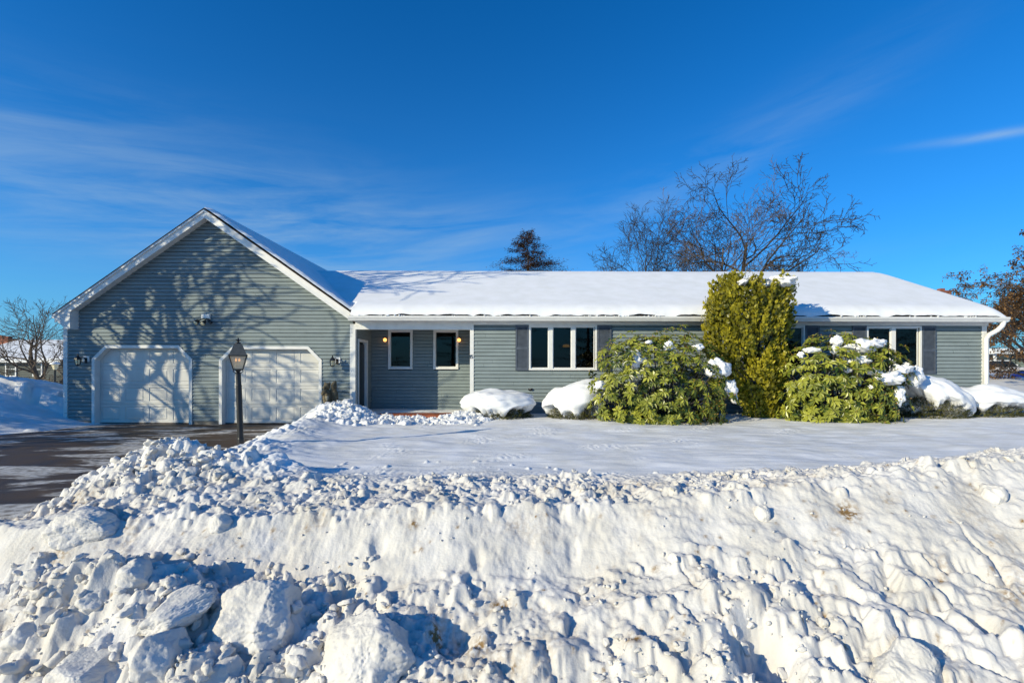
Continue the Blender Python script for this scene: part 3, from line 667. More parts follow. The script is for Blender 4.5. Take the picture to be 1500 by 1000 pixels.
# side wall of the recess facing east: clapboards built along y
a = A(); XS = -4.515; D0, D1, DT = 13.96, 14.86, 2.42
n = int(2.65/LAP)
for i in range(n+1):
    zb = .28+i*LAP; zt = zb+LAP
    for y0, y1 in (((W0+.10, D0), (D1, EY)) if zb < DT else ((W0+.10, EY),)):
        a.quad((XS+.02, y0, zb), (XS+.02, y1, zb), (XS, y1, zt), (XS, y0, zt)); a.quad((XS, y0, zb), (XS, y1, zb), (XS+.02, y1, zb), (XS+.02, y0, zb))
hb(a, 'entry_side_wall', M_SIDE)
a = A(); a.box(XS-.08, XS-.04, D0+.08, D1-.08, .28, DT-.06); dr = hb(a, 'side_door', M_DARKDOOR)
a = A(); a.box(XS-.09, XS+.035, D0, D0+.07, .28, DT+.07).box(XS-.09, XS+.035, D1-.11, D1+.0, .28, DT+.07).box(XS-.09, XS+.035, D0+.07, D1-.11, DT-.01, DT+.07); a.build('door_frame', M_WHITE, dr)
a = A(); a.lathe([(.01, -.03), (.028, -.015), (.028, .015), (.01, .03)], (XS-.01, D0+.16, 1.25), 10); a.build('handle', M_BLACK, dr)
a = A(); a.box(-1.215, -1.16, W0+.10, EY, 0, 2.95); hb(a, 'entry_side_wall', M_SIDE)
a = A(); a.box(-4.5, -1.22, W0+.10, EY, 2.93, 2.96); hb(a, 'porch_ceiling', M_WHITE)
a = A()
for i in range(11):
    a.box(-4.49, -1.23, W0+.02+i*.137, W0+.02+i*.137+.128, .20, .285)
a.box(-4.49, -1.23, W0-.02, W0+.015, 0.0, .275); hb(a, 'porch_floor', M_DECK)
# dark rooms
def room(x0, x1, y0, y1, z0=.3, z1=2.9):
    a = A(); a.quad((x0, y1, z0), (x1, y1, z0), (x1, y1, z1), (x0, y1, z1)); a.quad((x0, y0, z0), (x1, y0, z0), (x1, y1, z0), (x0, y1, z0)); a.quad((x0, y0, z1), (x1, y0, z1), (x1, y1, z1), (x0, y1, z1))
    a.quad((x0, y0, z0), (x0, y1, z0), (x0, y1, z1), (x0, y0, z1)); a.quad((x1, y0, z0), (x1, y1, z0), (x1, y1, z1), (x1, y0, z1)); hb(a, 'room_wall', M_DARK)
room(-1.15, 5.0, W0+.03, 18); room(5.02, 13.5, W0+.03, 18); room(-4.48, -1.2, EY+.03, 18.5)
M_CURT = simple('curtain_or_daylight', (.10, .13, .11), .9, .2, 9); M_CURT2 = simple('tan_curtain', (.30, .17, .08), .9, .2, 9)
def curtain_or_daylight(x0, x1, z0, z1, y, m):
    a = A(); n = max(6, int((x1-x0)/.03))
    for i in range(n):
        xa, xb = x0+(x1-x0)*i/n, x0+(x1-x0)*(i+1)/n; ya, yb = y+.02*math.sin(i*1.3), y+.02*math.sin((i+1)*1.3)
        a.quad((xa, ya, z0), (xb, yb, z0), (xb, yb, z1), (xa, ya, z1))
    hb(a, 'curtain_or_daylight', m, smooth=True)
curtain_or_daylight(sX(846), sX(862), 1.6, 2.85, W0+.16, M_CURT); curtain_or_daylight(sX(1337), sX(1344), 1.6, 2.85, W0+.16, M_CURT2); curtain_or_daylight(sX(1312), sX(1326), 1.6, 2.85, W0+.25, M_CURT)
curtain_or_daylight(ew[1][0]+.45, ew[1][1]-.08, 1.65, 2.4, EY+.5, simple('painted_blue_daylight', (.10, .24, .33), .8, .1, 4))  # blue colour painted in for the daylight showing in this entry window
a = A(); a.lathe([(.02, -.03), (.12, -.02), (.09, .05), (.02, .06)], (1.70, 15.0, 2.33), 12); hb(a, 'ceiling_light', M_BULB, smooth=True)
for x0_, x1_ in ((777, 803.5), (809.5, 837), (842.5, 870.5), (1271, 1304), (1310.5, 1344)):
    a = A(); a.box(sX(x0_)+.02, sX(x1_)-.02, W0+.05, W0+.08, 2.775, 2.80); hb(a, 'blind_rail', M_WHITE)
# porch globes
for px in (565.5, 673):
    x, z, y = sX(px, EY)+(0.0), sZ(498.5, EY), EY-.14
    b = A(); b.lathe([(.045, -.05), (.055, 0), (.045, .05)], (x, EY-.03, z), 10); b.tube([Vector((x, EY-.02, z)), Vector((x, y, z+.05))], [.012, .012], 6); b.lathe([(.05, .055), (.055, .07), (.01, .085)], (x, y, z), 12)
    o = hb(b, 'porch_lamp', M_BLACK)
    g = A(); g.lathe([(.02, -.055), (.048, -.035), (.055, 0), (.048, .035), (.02, .055)], (x, y, z), 14); g.build('globe', M_BULB, o, smooth=True)
# wall lanterns
def wall_lantern(px, py):
    c = Vector((sX(px, 13.57), 13.57, sZ(py, 13.57)))
    b = A(); b.lathe([(.075, .04), (.085, .05), (.080, .07), (.058, .11), (.025, .14), (.015, .165), (.02, .18), (.006, .21)], c, 6)
    b.lathe([(.06, -.095), (.045, -.115), (.012, -.135)], c, 6)
    for j in range(6):
        t = math.pi*2*j/6; b.tube([c+Vector((.055*math.cos(t), .055*math.sin(t), -.10)), c+Vector((.078*math.cos(t), .078*math.sin(t), .045))], [.006, .006], 4)
    b.tube([c+Vector((.0, .03, .09)), c+Vector((.05, .10, .12)), c+Vector((.06, .19, .04))], [.012, .012, .014], 6)
    b.box(c.x+.03, c.x+.10, W0-.05, W0-.042, c.z-.06, c.z+.10)
    o = hb(b, 'wall_lantern', M_BLACK)
    g = A(); g.lathe([(.050, -.095), (.070, .04)], c, 6); g.build('lamp_glass', M_CREAM, o)
    p = A(); p.box(c.x-.03, c.x+.15, W0-.042, W0-.02, c.z-.02, c.z+.15); p.build('mounting_plate', M_WHITE, o)
wall_lantern(487, 531); wall_lantern(114, 530)
# floodlight on gable
c = Vector((sX(304), W0, sZ(468)))
a = A(); a.box(c.x-.14, c.x+.10, W0-.07, W0-.01, c.z, c.z+.13); fl = hb(a, 'floodlight', M_WHITE, bevel=.008)
for sx_, dz in ((-.17, -.10), (.02, -.12)):
    h = A(); q = c+Vector((sx_, -.20, dz)); ax = Vector((sx_*.4, -.8, -.6)).normalized()
    h.tube([c+Vector((sx_*.3, -.06, .02)), q-ax*.05], [.014, .014], 6)
    h.tube([q-ax*.07, q-ax*.05, q+ax*.05, q+ax*.08], [.02, .045, .065, .065], 12); h.build('lamp_head', M_BLACK, fl, smooth=False)
    h = A(); h.tube([q+ax*.08, q+ax*.10], [.058, .035], 12); h.build('lamp_lens', M_CREAM, fl)
h = A(); h.tube([c+Vector((.05, -.06, 0)), c+Vector((.14, -.14, -.09)), c+Vector((.20, -.14, -.13))], [.02, .04, .045], 10); h.build('motion_sensor', M_BLACK, fl)
# house number 15 in dark numerals on the corner board
def numerals():
    a = A(); y0, y1 = W0-.043, W0-.03; x, z = sX(691.0)-.045, sZ(525); s = .1
    a.box(x+.000, x+.014, y0, y1, z, z+s); a.box(x-.012, x, y0, y1, z+s*.72, z+s*.86)
    X5 = x+.030; w_ = .048; t = .013
    a.box(X5, X5+w_, y0, y1, z+s-t, z+s); a.box(X5, X5+t, y0, y1, z+s*.5, z+s-t); a.box(X5+t, X5+w_-.008, y0, y1, z+s*.5, z+s*.5+t)
    a.box(X5+w_-t, X5+w_, y0, y1, z+t, z+s*.5); a.box(X5, X5+w_-t, y0, y1, z, z+t)
    hb(a, 'house_number', M_BLACK)
numerals()
a = A(); a.lathe([(.03, -.03), (.04, 0), (.03, .03)], (sX(777), W0-.03, sZ(570)), 8); a.box(sX(777)-.06, sX(777)+.06, W0-.05, W0-.02, sZ(570)-.03, sZ(570)+.03); hb(a, 'outside_tap', M_BLACK)
# ------------------------------------------------------------------ post lantern
lp = thing('lamp_post', 'black post lantern standing in the snow beside the driveway', 'lamp post', (-4.42, 7.8, -.2))
cx, cy = 0, 0; top = Vector((-.05, 0, 1.60+.2))
def lpb(a, n, m, **k): return a.build(n, m, lp, **k)
a = A(); base = Vector((.02, 0, -.1)); a.tube([base, base.lerp(top, .4), base.lerp(top, .41), base.lerp(top, .86), base.lerp(top, .865), top-Vector((0, 0, .06))], [.052, .05, .046, .044, .040, .038], 16); lpb(a, 'post', M_BLACK, smooth=False)
c = top; rot = R(45+28); hw = lambda w_: w_/math.sqrt(2)*1.0
a = A(); a.lathe([(.03, -.06), (.045, -.04), (.075, -.015), (.085, -.005)], c, 4, rot)
a.lathe([(.022, -.09), (.05, -.075), (.022, -.055)], c, 10)
for j in range(4):
    t = rot+j*math.pi/2; d = Vector((math.cos(t), math.sin(t), 0)); a.tube([c+d*.095+Vector((0, 0, -.01)), c+d*.175+Vector((0, 0, .215))], [.009, .009], 4)
    d2 = Vector((math.cos(t+math.pi/2), math.sin(t+math.pi/2), 0))
    a.tube([c+d*.175+Vector((0, 0, .215)), c+d2*.175+Vector((0, 0, .215))], [.012, .012], 4); a.tube([c+d*.095+Vector((0, 0, -.008)), c+d2*.095+Vector((0, 0, -.008))], [.010, .010], 4)
    a.tube([c+d*.08+Vector((0, 0, -.01)), c+d*.10+Vector((0, 0, -.04)), c+d*.05+Vector((0, 0, -.07)), c+d*.02+Vector((0, 0, -.08))], [.006]*4, 4)
lpb(a, 'lantern_frame', M_BLACK)
a = A(); a.lathe([(.19, .215), (.195, .228), (.165, .25), (.12, .33), (.085, .395), (.05, .415), (.0501, .416)], c, 4, rot); lpb(a, 'lantern_hood', M_CAP)
a = A(); a.lathe([(.05, .41), (.045, .425), (.018, .435), (.014, .45), (.04, .462), (.02, .475), (.012, .49), (.003, .51)], c, 8)
for j in range(4):
    t = j*math.pi/2+rot; a.tube([c+Vector((.01*math.cos(t), .01*math.sin(t), .455)), c+Vector((.05*math.cos(t), .05*math.sin(t), .478))], [.012, .004], 4)
lpb(a, 'finial', M_BLACK)
a = A(); a.lathe([(.088, -.005), (.168, .213)], c, 4, rot)
m = bpy.data.materials.new('seeded_glass'); m.use_nodes = True; t_ = m.node_tree; b_ = t_.nodes['Principled BSDF']; b_.inputs['Base Color'].default_value = (.75, .66, .48, 1); b_.inputs['Roughness'].default_value = .4
tr_ = N(t_, 'ShaderNodeBsdfTransparent'); tl_ = N(t_, 'ShaderNodeBsdfTranslucent'); tl_.inputs[0].default_value = (.8, .7, .5, 1)
mx1 = N(t_, 'ShaderNodeMixShader'); mx1.inputs[0].default_value = .4; t_.links.new(b_.outputs[0], mx1.inputs[1]); t_.links.new(tl_.outputs[0], mx1.inputs[2])
mx2 = N(t_, 'ShaderNodeMixShader'); mx2.inputs[0].default_value = .38; t_.links.new(mx1.outputs[0], mx2.inputs[1]); t_.links.new(tr_.outputs[0], mx2.inputs[2]); t_.links.new(mx2.outputs[0], t_.nodes['Material Output'].inputs[0])
lpb(a, 'lantern_glass', m)
for q in ((-.035, .0), (.03, -.02)):
    a = A(); a.lathe([(.008, .03), (.009, .10), (.009, .12)], c+Vector((q[0], q[1], 0)), 8); lpb(a, 'candle_tube', M_CREAM)
for q in ((-.035, .0), (.03, -.02)):
    a = A(); a.lathe([(.006, .12), (.016, .135), (.014, .155), (.003, .18)], c+Vector((q[0], q[1], 0)), 8); lpb(a, 'bulb', M_BULBS, smooth=True)
# ------------------------------------------------------------------ blobs
def ico(sub):
    import bmesh
    bm = bmesh.new(); bmesh.ops.create_icosphere(bm, subdivisions=sub, radius=1)
    V_ = np.array([v.co[:] for v in bm.verts]); F_ = np.array([[v.index for v in f.verts] for f in bm.faces]); bm.free(); return V_, F_
IC4 = ico(4); IC5 = ico(5); IC6 = ico(6); IC3 = ico(3); ICX2 = ico(2)
def n3(V_, f, s): return (pn(V_[:, 0]*f+V_[:, 2]*f*.37, V_[:, 1]*f+V_[:, 2]*f*.61, s)+pn(V_[:, 2]*f+11, V_[:, 0]*f*.8-V_[:, 1]*f*.5, s+5))*.6
# snow blocks
def snow_block(px, py, w_, h_, label, seed, dep=None, rot=0.0, tilt=0.0, planes=7, sink=.3, name='snow_block', rough=1.0):
    p = hit(px, py+h_*.25); s = p.y/700*(.86 if w_ > 120 else .95); rx, rz = w_*s/2, h_*s/2*1.15; ry = dep or (rx+rz)*.5
    V0, F0 = IC6 if w_ > 90 else IC5; V_ = V0.copy(); r_ = np.random.default_rng(seed)
    for k in range(planes):
        nrm = r_.normal(size=3); nrm[2] = abs(nrm[2])*.8; nrm /= np.linalg.norm(nrm); dd = r_.uniform(.62, .86)
        over = V_@nrm-dd; m = over > 0; V_[m] -= nrm*over[m][:, None]*.93
    V_ *= (1+.20*n3(V_, 1.5, seed)+.10*np.abs(n3(V_, 3.2, seed+2))+.04*np.abs(n3(V_, 8, seed+3))+.03*rough*n3(V_, 18, seed+4)+.012*n3(V_, 40, seed+6))[:, None]
    V_ = V_*np.array([rx, ry, rz])
    c_, s_ = math.cos(tilt), math.sin(tilt); V_ = V_@np.array([[c_, 0, -s_], [0, 1, 0], [s_, 0, c_]]).T
    o = npmesh(name, V_, F0, M_SNOWD, True, {'dirt': np.clip(n3(V_, 6, seed+9)-.45, 0, 1)*.6, 'ploughed': np.ones(len(V_))})
    o.location = (p.x, p.y+ry*.45, p.z+rz*(.82-sink*1.6)); o.rotation_euler = (0, 0, rot); o['label'] = label; o['category'] = 'snow block'; o['group'] = 'ploughed snow blocks'
    return o
snow_block(365, 905, 150, 115, 'wide dirty grey snow block with a notched top, right of the long slab', 11, rot=.3, tilt=-.15, sink=.40)
snow_block(530, 968, 165, 125, 'largest pointed snow block, tall and smooth faced, nearest the photographer', 22, rot=-.2, planes=9)
snow_block(222, 970, 78, 78, 'upright faceted snow block below the long tilted slab', 33)
snow_block(250, 898, 112, 44, 'long low slab of snow tilted up towards the street bank', 44, rot=.5, tilt=.35)
snow_block(108, 778, 96, 52, 'round shaded snow boulder at the edge of the driveway heap', 55, planes=4)
snow_block(130, 884, 40, 30, 'small grey rounded snow lump among the loose rubble', 66, planes=3)
snow_block(115, 992, 100, 50, 'broad bright dome of snow at the bottom beside the street', 77, planes=2)
snow_block(30, 935, 60, 42, 'flat topped snow lump in the rubble at the frame edge', 88, planes=5)
snow_block(190, 845, 50, 40, 'medium angular snow lump leaning on the rubble fan', 99, planes=6)
snow_block(320, 768, 34, 30, 'small round snow lump sitting on the brink of the bank', 101, planes=3)
snow_block(243, 684, 30, 24, 'snow lump crowning the heap at the driveway mouth', 102, planes=4)
snow_block(1345, 975, 130, 120, 'huge smooth slab of snow slumped at the foot of the bank', 103, planes=5, sink=.62)
snow_block(1462, 722, 30, 34, 'small snow knob perched high on the bank crest', 104, planes=3)
snow_block(1120, 752, 22, 26, 'tiny snow knob on the bank crest below the golden evergreen', 105, planes=3)
# loose rubble
def rubble():
    vs = []; fs = []; n0 = 0; r_ = random.Random(77); var = []
    for k in range(14):
        V0, F0 = IC3 if k < 8 else ICX2; V_ = V0.copy(); q_ = np.random.default_rng(k)
        for j in range(8):
            nrm = q_.normal(size=3); nrm /= np.linalg.norm(nrm); ov = V_@nrm-q_.uniform(.45, .8); m = ov > 0; V_[m] -= nrm*ov[m][:, None]*.9
        V_ *= (1+.26*n3(V_, 1.7, k)+.22*n3(V_, 3.6, k+1)+.12*n3(V_, 8, k+2))[:, None]; var.append((V_, F0))
    def put(x, y, r, sink=.35):
        nonlocal n0
        big = r > .03; V_, F0 = var[r_.randrange(8) if big else 8+r_.randrange(6)]
        M_ = np.array(Matrix.Rotation(r_.uniform(0, 6.28), 3, Vector((r_.gauss(0, 1), r_.gauss(0, 1), r_.gauss(0, 1)+.01)).normalized())); sc = np.array([r*r_.uniform(.8, 1.4), r*r_.uniform(.7, 1.1), r*r_.uniform(.5, .95)])
        W_ = (V_*sc)@M_.T+np.array([x, y, ground_at(x, y)+r*(.55-sink)]); vs.append(W_); fs.append(F0+n0); n0 += len(W_)
    def sc_(n, fx, fy, r0, r1, p=2.5, keep=None, sink=.35):
        for i in range(n):
            x, y = fx(), fy()
            if keep and not keep(x, y): continue
            put(x, y, r0+(r1-r0)*r_.random()**p, sink)
    u_ = r_.uniform
    sc_(1300, lambda: u_(-4.5, 6.3), lambda: u_(4.66, 5.7), .008, .042, 3.4, lambda x, y: nz(x, y, 101, 1.2) > -.2)
    sc_(1100, lambda: u_(-4.4, -1.2), lambda: u_(2.8, 4.3), .008, .075, 3.4, None, .58)
    sc_(900, lambda: u_(-2, 2.4), lambda: u_(2.7, 4.0), .007, .045, 2.8, lambda x, y: nz(x, y, 102, 1.3)+.2*(4-y) > 0)
    sc_(420, lambda: r_.gauss(-4.3, .65), lambda: r_.gauss(5.85, .35), .012, .075, 2.8, lambda x, y: x > -5.5, .5)
    sc_(300, lambda: u_(-4.7, -.7), lambda: r_.gauss(12.2, .4), .015, .055, 2)
    sc_(160, lambda: u_(-3.0, 6), lambda: u_(2.8, 4.5), .006, .02, 1)
    sc_(80, lambda: u_(-6.6, -5.3), lambda: u_(5, 12.5), .01, .04, 2)
    o = npmesh('snow_rubble', np.concatenate(vs), np.concatenate(fs), M_SNOWD, True, {'ploughed': np.concatenate([np.full(len(v_), 1.0 if v_[0, 1] < 8 else 0.0) for v_ in vs])}); o['kind'] = 'stuff'
rubble()
# ------------------------------------------------------------------ shrubs
def orient(n_):
    n_ = n_.normalized(); a_ = n_.orthogonal().normalized(); return a_, n_.cross(a_)
def bush_shape(seed, rx, ry, rz, lob=.16):
    def r_of(d):  # d unit dir -> radius factor
        q = np.array([[d.x, d.y, d.z]]); return 1+lob*float(n3(q, 1.9, seed)[0])+lob*.6*float(n3(q, 4.2, seed+3)[0])
    return lambda d: Vector((d.x*rx, d.y*ry, d.z*rz))*r_of(d)
def leaf(a, p, d, up, ln, wd, tint, droop=.0):
    side = d.cross(up); side = side.normalized() if side.length > 1e-5 else d.orthogonal().normalized()
    nn = side.cross(d); m = p+d*ln*.55+nn*wd*.15; e = p+d*ln-Vector((0, 0, droop*ln))
    n = len(a.v); b = p+d*ln*.05
    for q in (b, m-side*wd*.5-nn*wd*.0, m+side*wd*.5, e, m-nn*wd*.22): a.v.append((q.x, q.y, q.z))
    a.f += [(n, n+1, n+4), (n, n+4, n+2), (n+1, n+3, n+4), (n+4, n+3, n+2)]; a.t += [tint]*5
def rhodo(px0, px1, pytop, pybot, d, seed, label, snows):
    rnd = random.Random(seed); s = d/700; cxp = (px0+px1)/2; X0 = (cxp-750)*s; zt = EYE+(541-pytop)*s; zb = EYE+(541-pybot)*s-.05
    rx = (px1-px0)/2*s; rz = (zt-zb)*.60; zc = zt-rz; ry = rx*.62
    root = thing('rhododendron', label, 'shrub', (X0, d, zb), group='broad leaved evergreen shrubs by the house'); C = Vector((0, 0, zc-zb))
    shp = bush_shape(seed, rx*.97, ry, rz*.97)
    lf = A(); bd = A(); br = A()
    for i in range(950):
        th = rnd.uniform(0, 2*math.pi); u_ = rnd.uniform(-.9, 1); q = math.sqrt(1-u_*u_); dr = Vector((q*math.cos(th), q*math.sin(th), u_))
        if dr.y > .35 and rnd.random() < .6: continue
        inner = rnd.random() < .25
        dq = (abs(dr.x)**3.2+abs(dr.y)**3.2+abs(dr.z)**3.2)**(-1/3.2); p = C+shp(dr)*min(dq, 1.22)*(rnd.uniform(.86, 1.05) if not inner else rnd.uniform(.5, .86))
        if p.z < .04: p.z = rnd.uniform(.05, .4)
        ax = (dr+Vector((0, -.15, .55))).normalized(); a1, a2 = orient(ax); n = rnd.randint(7, 10); ph = rnd.random()*6
        dr_ang = rnd.uniform(1.25, 2.15); tb = rnd.uniform(.1, .85)
        for k in range(n):
            t = ph+k*2*math.pi/n+rnd.uniform(-.2, .2); an = dr_ang+rnd.uniform(-.25, .25)
            dd = ax*math.cos(an)+(a1*math.cos(t)+a2*math.sin(t))*math.sin(an); ln = rnd.uniform(.12, .19)
            leaf(lf, p, dd, ax, ln, ln*.40, min(1, max(0, tb+rnd.uniform(-.2, .25))), .12)
        if not inner:
            e = p+ax*.04; bd_t = rnd.random(); leaf(bd, p, (ax+a1*.12).normalized(), a2, .05, .022, bd_t); leaf(bd, p, (ax-a2*.1).normalized(), a1, .045, .022, bd_t)
        if i % 4 == 0: br.tube([Vector((rnd.uniform(-.15, .15), rnd.uniform(-.1, .1), 0)), C*.3+Vector((p.x*.4, p.y*.4, p.z*.2)), p], [.018, .012, .005], 4)
    lf.build('foliage', M_RHO, root); bd.build('flower_buds', M_BUD, root); br.build('stems', M_BARKR, root)
    for (px, py, w_, h_) in snows:
        # place on the front surface of the shrub
        X_ = (px-cxp)*s; Z_ = EYE+(541-py)*s-zb-C.z; k2 = 1-(X_/rx)**2-(Z_/rz)**2; Yf = -ry*(.32+.50*math.sqrt(max(0.02, k2)))
        snow_lump(root, Vector((X_, Yf, Z_+C.z)), w_*s/2*.95, h_*s/2*.9, seed+int(px))
    return root
def snow_lump(root, p, rx, rz, seed, ry=None, name='snow_patch'):
    V0, F0 = IC4; V_ = V0.copy(); V_ *= (1+.42*n3(V_, 1.6, seed)+.30*n3(V_, 3.5, seed+1)+.14*n3(V_, 8, seed+2))[:, None]
    V_ = V_*np.array([rx, ry or max(rx*.7, .07), rz])+np.array([p.x, p.y, p.z]); return npmesh(name, V_, F0, M_SNOW, True, parent=root)
rhodo(868, 1066, 486, 622, 12.3, 5, 'bushy rhododendron with round snow clumps, left of the tall golden evergreen',
      [(915, 528, 30, 26), (1034, 540, 36, 30), (1055, 566, 17, 24), (1064, 580, 9, 18), (966, 510, 14, 16), (1008, 510, 16, 10), (874, 563, 16, 14), (897, 516, 10, 8), (940, 503, 9, 6)])
rhodo(1146, 1320, 486, 620, 12.3, 9, 'rhododendron streaked with ragged snow, right of the tall golden evergreen',
      [(1240, 507, 44, 20), (1230, 527, 32, 14), (1268, 552, 44, 20), (1248, 543, 20, 10), (1286, 576, 17, 26), (1292, 540, 26, 16), (1322, 549, 22, 34), (1174, 513, 22, 9), (1206, 500, 16, 16), (1262, 502, 20, 12), (1200, 513, 14, 12), (1160, 519, 8, 10), (1213, 541, 10, 8), (1243, 564, 9, 7), (1305, 534, 12, 9)])
# arborvitae
def arbor():
    d = 12.8; s = d/700; rnd = random.Random(3); X0 = (1110-750)*s; zb = EYE+(541-615)*s-.1
    root = thing('arborvitae', 'tall golden green arborvitae taller than the eaves with snow in its flat top', 'evergreen', (X0, d, zb))
    py = [404, 425, 445, 470, 500, 530, 560, 590, 618]; Lx = [1056, 1042, 1036, 1032, 1035, 1052, 1076, 1090, 1098]; Rx = [1150, 1158, 1157, 1155, 1155, 1152, 1146, 1140, 1132]
    a = A(); br = A()
    lob = lambda z, t: 1+.12*nz(z*1.6, t*1.6, 7)+.15*nz(z*4.5, t*5, 8)
    def spray(p, rad, tb):
        ax = (rad*rnd.uniform(.25, .9)+Vector((rnd.uniform(-.3, .3), rnd.uniform(-.3, .3), rnd.uniform(.5, 1.2)))).normalized()
        pl = (rad+Vector((rnd.uniform(-.9, .9), rnd.uniform(-.9, .9), rnd.uniform(-.3, .3)))).normalized(); side = ax.cross(pl).normalized(); ln = rnd.uniform(.05, .11)
        for k in range(6):
            f = (k-2.5)/2.5; dd = (ax+side*f*.9).normalized(); st_ = p+ax*ln*.25*(1-abs(f)); w_ = ln*.15; l2 = ln*(1-.35*abs(f)); sd = dd.cross(pl).normalized()*w_
            m = st_+dd*l2*.5; e = st_+dd*l2; a.quad(tuple(st_), tuple(m-sd), tuple(e), tuple(m+sd), min(1, max(0, tb+rnd.uniform(-.1, .1))))
    for i in range(330):
        y = rnd.uniform(412, 618) if i < 250 else rnd.uniform(410, 470); t = rnd.uniform(-math.pi*1.15, .15*math.pi); l = np.interp(y, py, Lx); r = np.interp(y, py, Rx); c = (l+r)/2; h = (r-l)/2
        if 1098 < c+h*math.cos(t) < 1126 and y < 424 and math.sin(t) < 0: continue
        q = rnd.uniform(.70, 1.0); b = Vector(((c-1110)*s+h*s*q*math.cos(t), h*s*.68*q*math.sin(t), EYE+(541-y)*s-zb)); rad = Vector((math.cos(t), math.sin(t), 0))
        ln = rnd.uniform(.35, .75)*(1.25 if y < 430 else 1); d_ = (rad*rnd.uniform(.10, .42)+Vector((rnd.uniform(-.2, .2), 0, 1))).normalized(); wd = rnd.uniform(.07, .14); tb = rnd.uniform(.15, .85); b = b-d_*ln*.75
        for k in range(52):
            f = rnd.random(); rr = wd*math.sin(math.pi*min(1, .15+f*.85))*math.sqrt(rnd.random())*1.1; a1, a2 = orient(d_); ph = rnd.uniform(0, 6.28); off = (a1*math.cos(ph)+a2*math.sin(ph))
            p = b+d_*ln*f+off*rr
            if p.z < .02: continue
            spray(p, (off*.7+rad*.5).normalized(), min(1, max(0, tb+rnd.uniform(-.2, .2)+.2*(f-.5))))
    for i in range(2600):
        y = rnd.uniform(415, 618); t = rnd.uniform(-math.pi*1.15, .15*math.pi); l = np.interp(y, py, Lx); r = np.interp(y, py, Rx); c = (l+r)/2; h = (r-l)/2; q = rnd.uniform(.3, .82)
        spray(Vector(((c-1110)*s+h*s*q*math.cos(t), h*s*.68*q*math.sin(t), EYE+(541-y)*s-zb)), Vector((math.cos(t), math.sin(t), 0)), rnd.uniform(.2, .7))
    # wispy leaders
    for (px, pyy) in ((1040, 455), (1033, 462), (1085, 402), (1055, 408), (1152, 412), (1145, 408), (1158, 420), (1036, 440)):
        for k in range(60):
            p = Vector(((px-1110)*s+rnd.gauss(0, .05), rnd.gauss(-.1, .12), EYE+(541-pyy)*s-zb-rnd.uniform(-.05, .28)))
            dd = Vector((rnd.uniform(-.5, .5), rnd.uniform(-.4, .4), rnd.uniform(.3, 1))).normalized(); leaf(a, p, dd, Vector((0, -1, 0)), .09, .022, rnd.uniform(.1, .7))
    for k in range(60):
        y = rnd.uniform(420, 600); l = np.interp(y, py, Lx); r = np.interp(y, py, Rx); br.tube([Vector((0, 0, max(0, EYE+(541-y)*s-zb-.6))), Vector((((l+r)/2-1110)*s+rnd.uniform(-.5, .5)*(r-l)*s, rnd.uniform(-.5, .3), EYE+(541-y)*s-zb))], [.015, .005], 4)
    br.tube([Vector((0, 0, -.1)), Vector((.03, 0, 1.5)), Vector((0, 0, 3.2))], [.07, .05, .02], 8)
    a.build('foliage', M_ARB, root); br.build('trunk', M_BARKR, root)
    for px, pyy, w_, h_ in ((1110, 419, 34, 14), (1100, 413, 18, 12), (1134, 417, 22, 14), (1124, 413, 16, 9), (1074, 418, 10, 7)):
        snow_lump(root, Vector(((px-1110)*s, rnd.uniform(-.5, -.1), EYE+(541-pyy)*s-zb)), w_*s/2*1.1, h_*s/2*1.1, int(px), .3)
    return root
arbor()
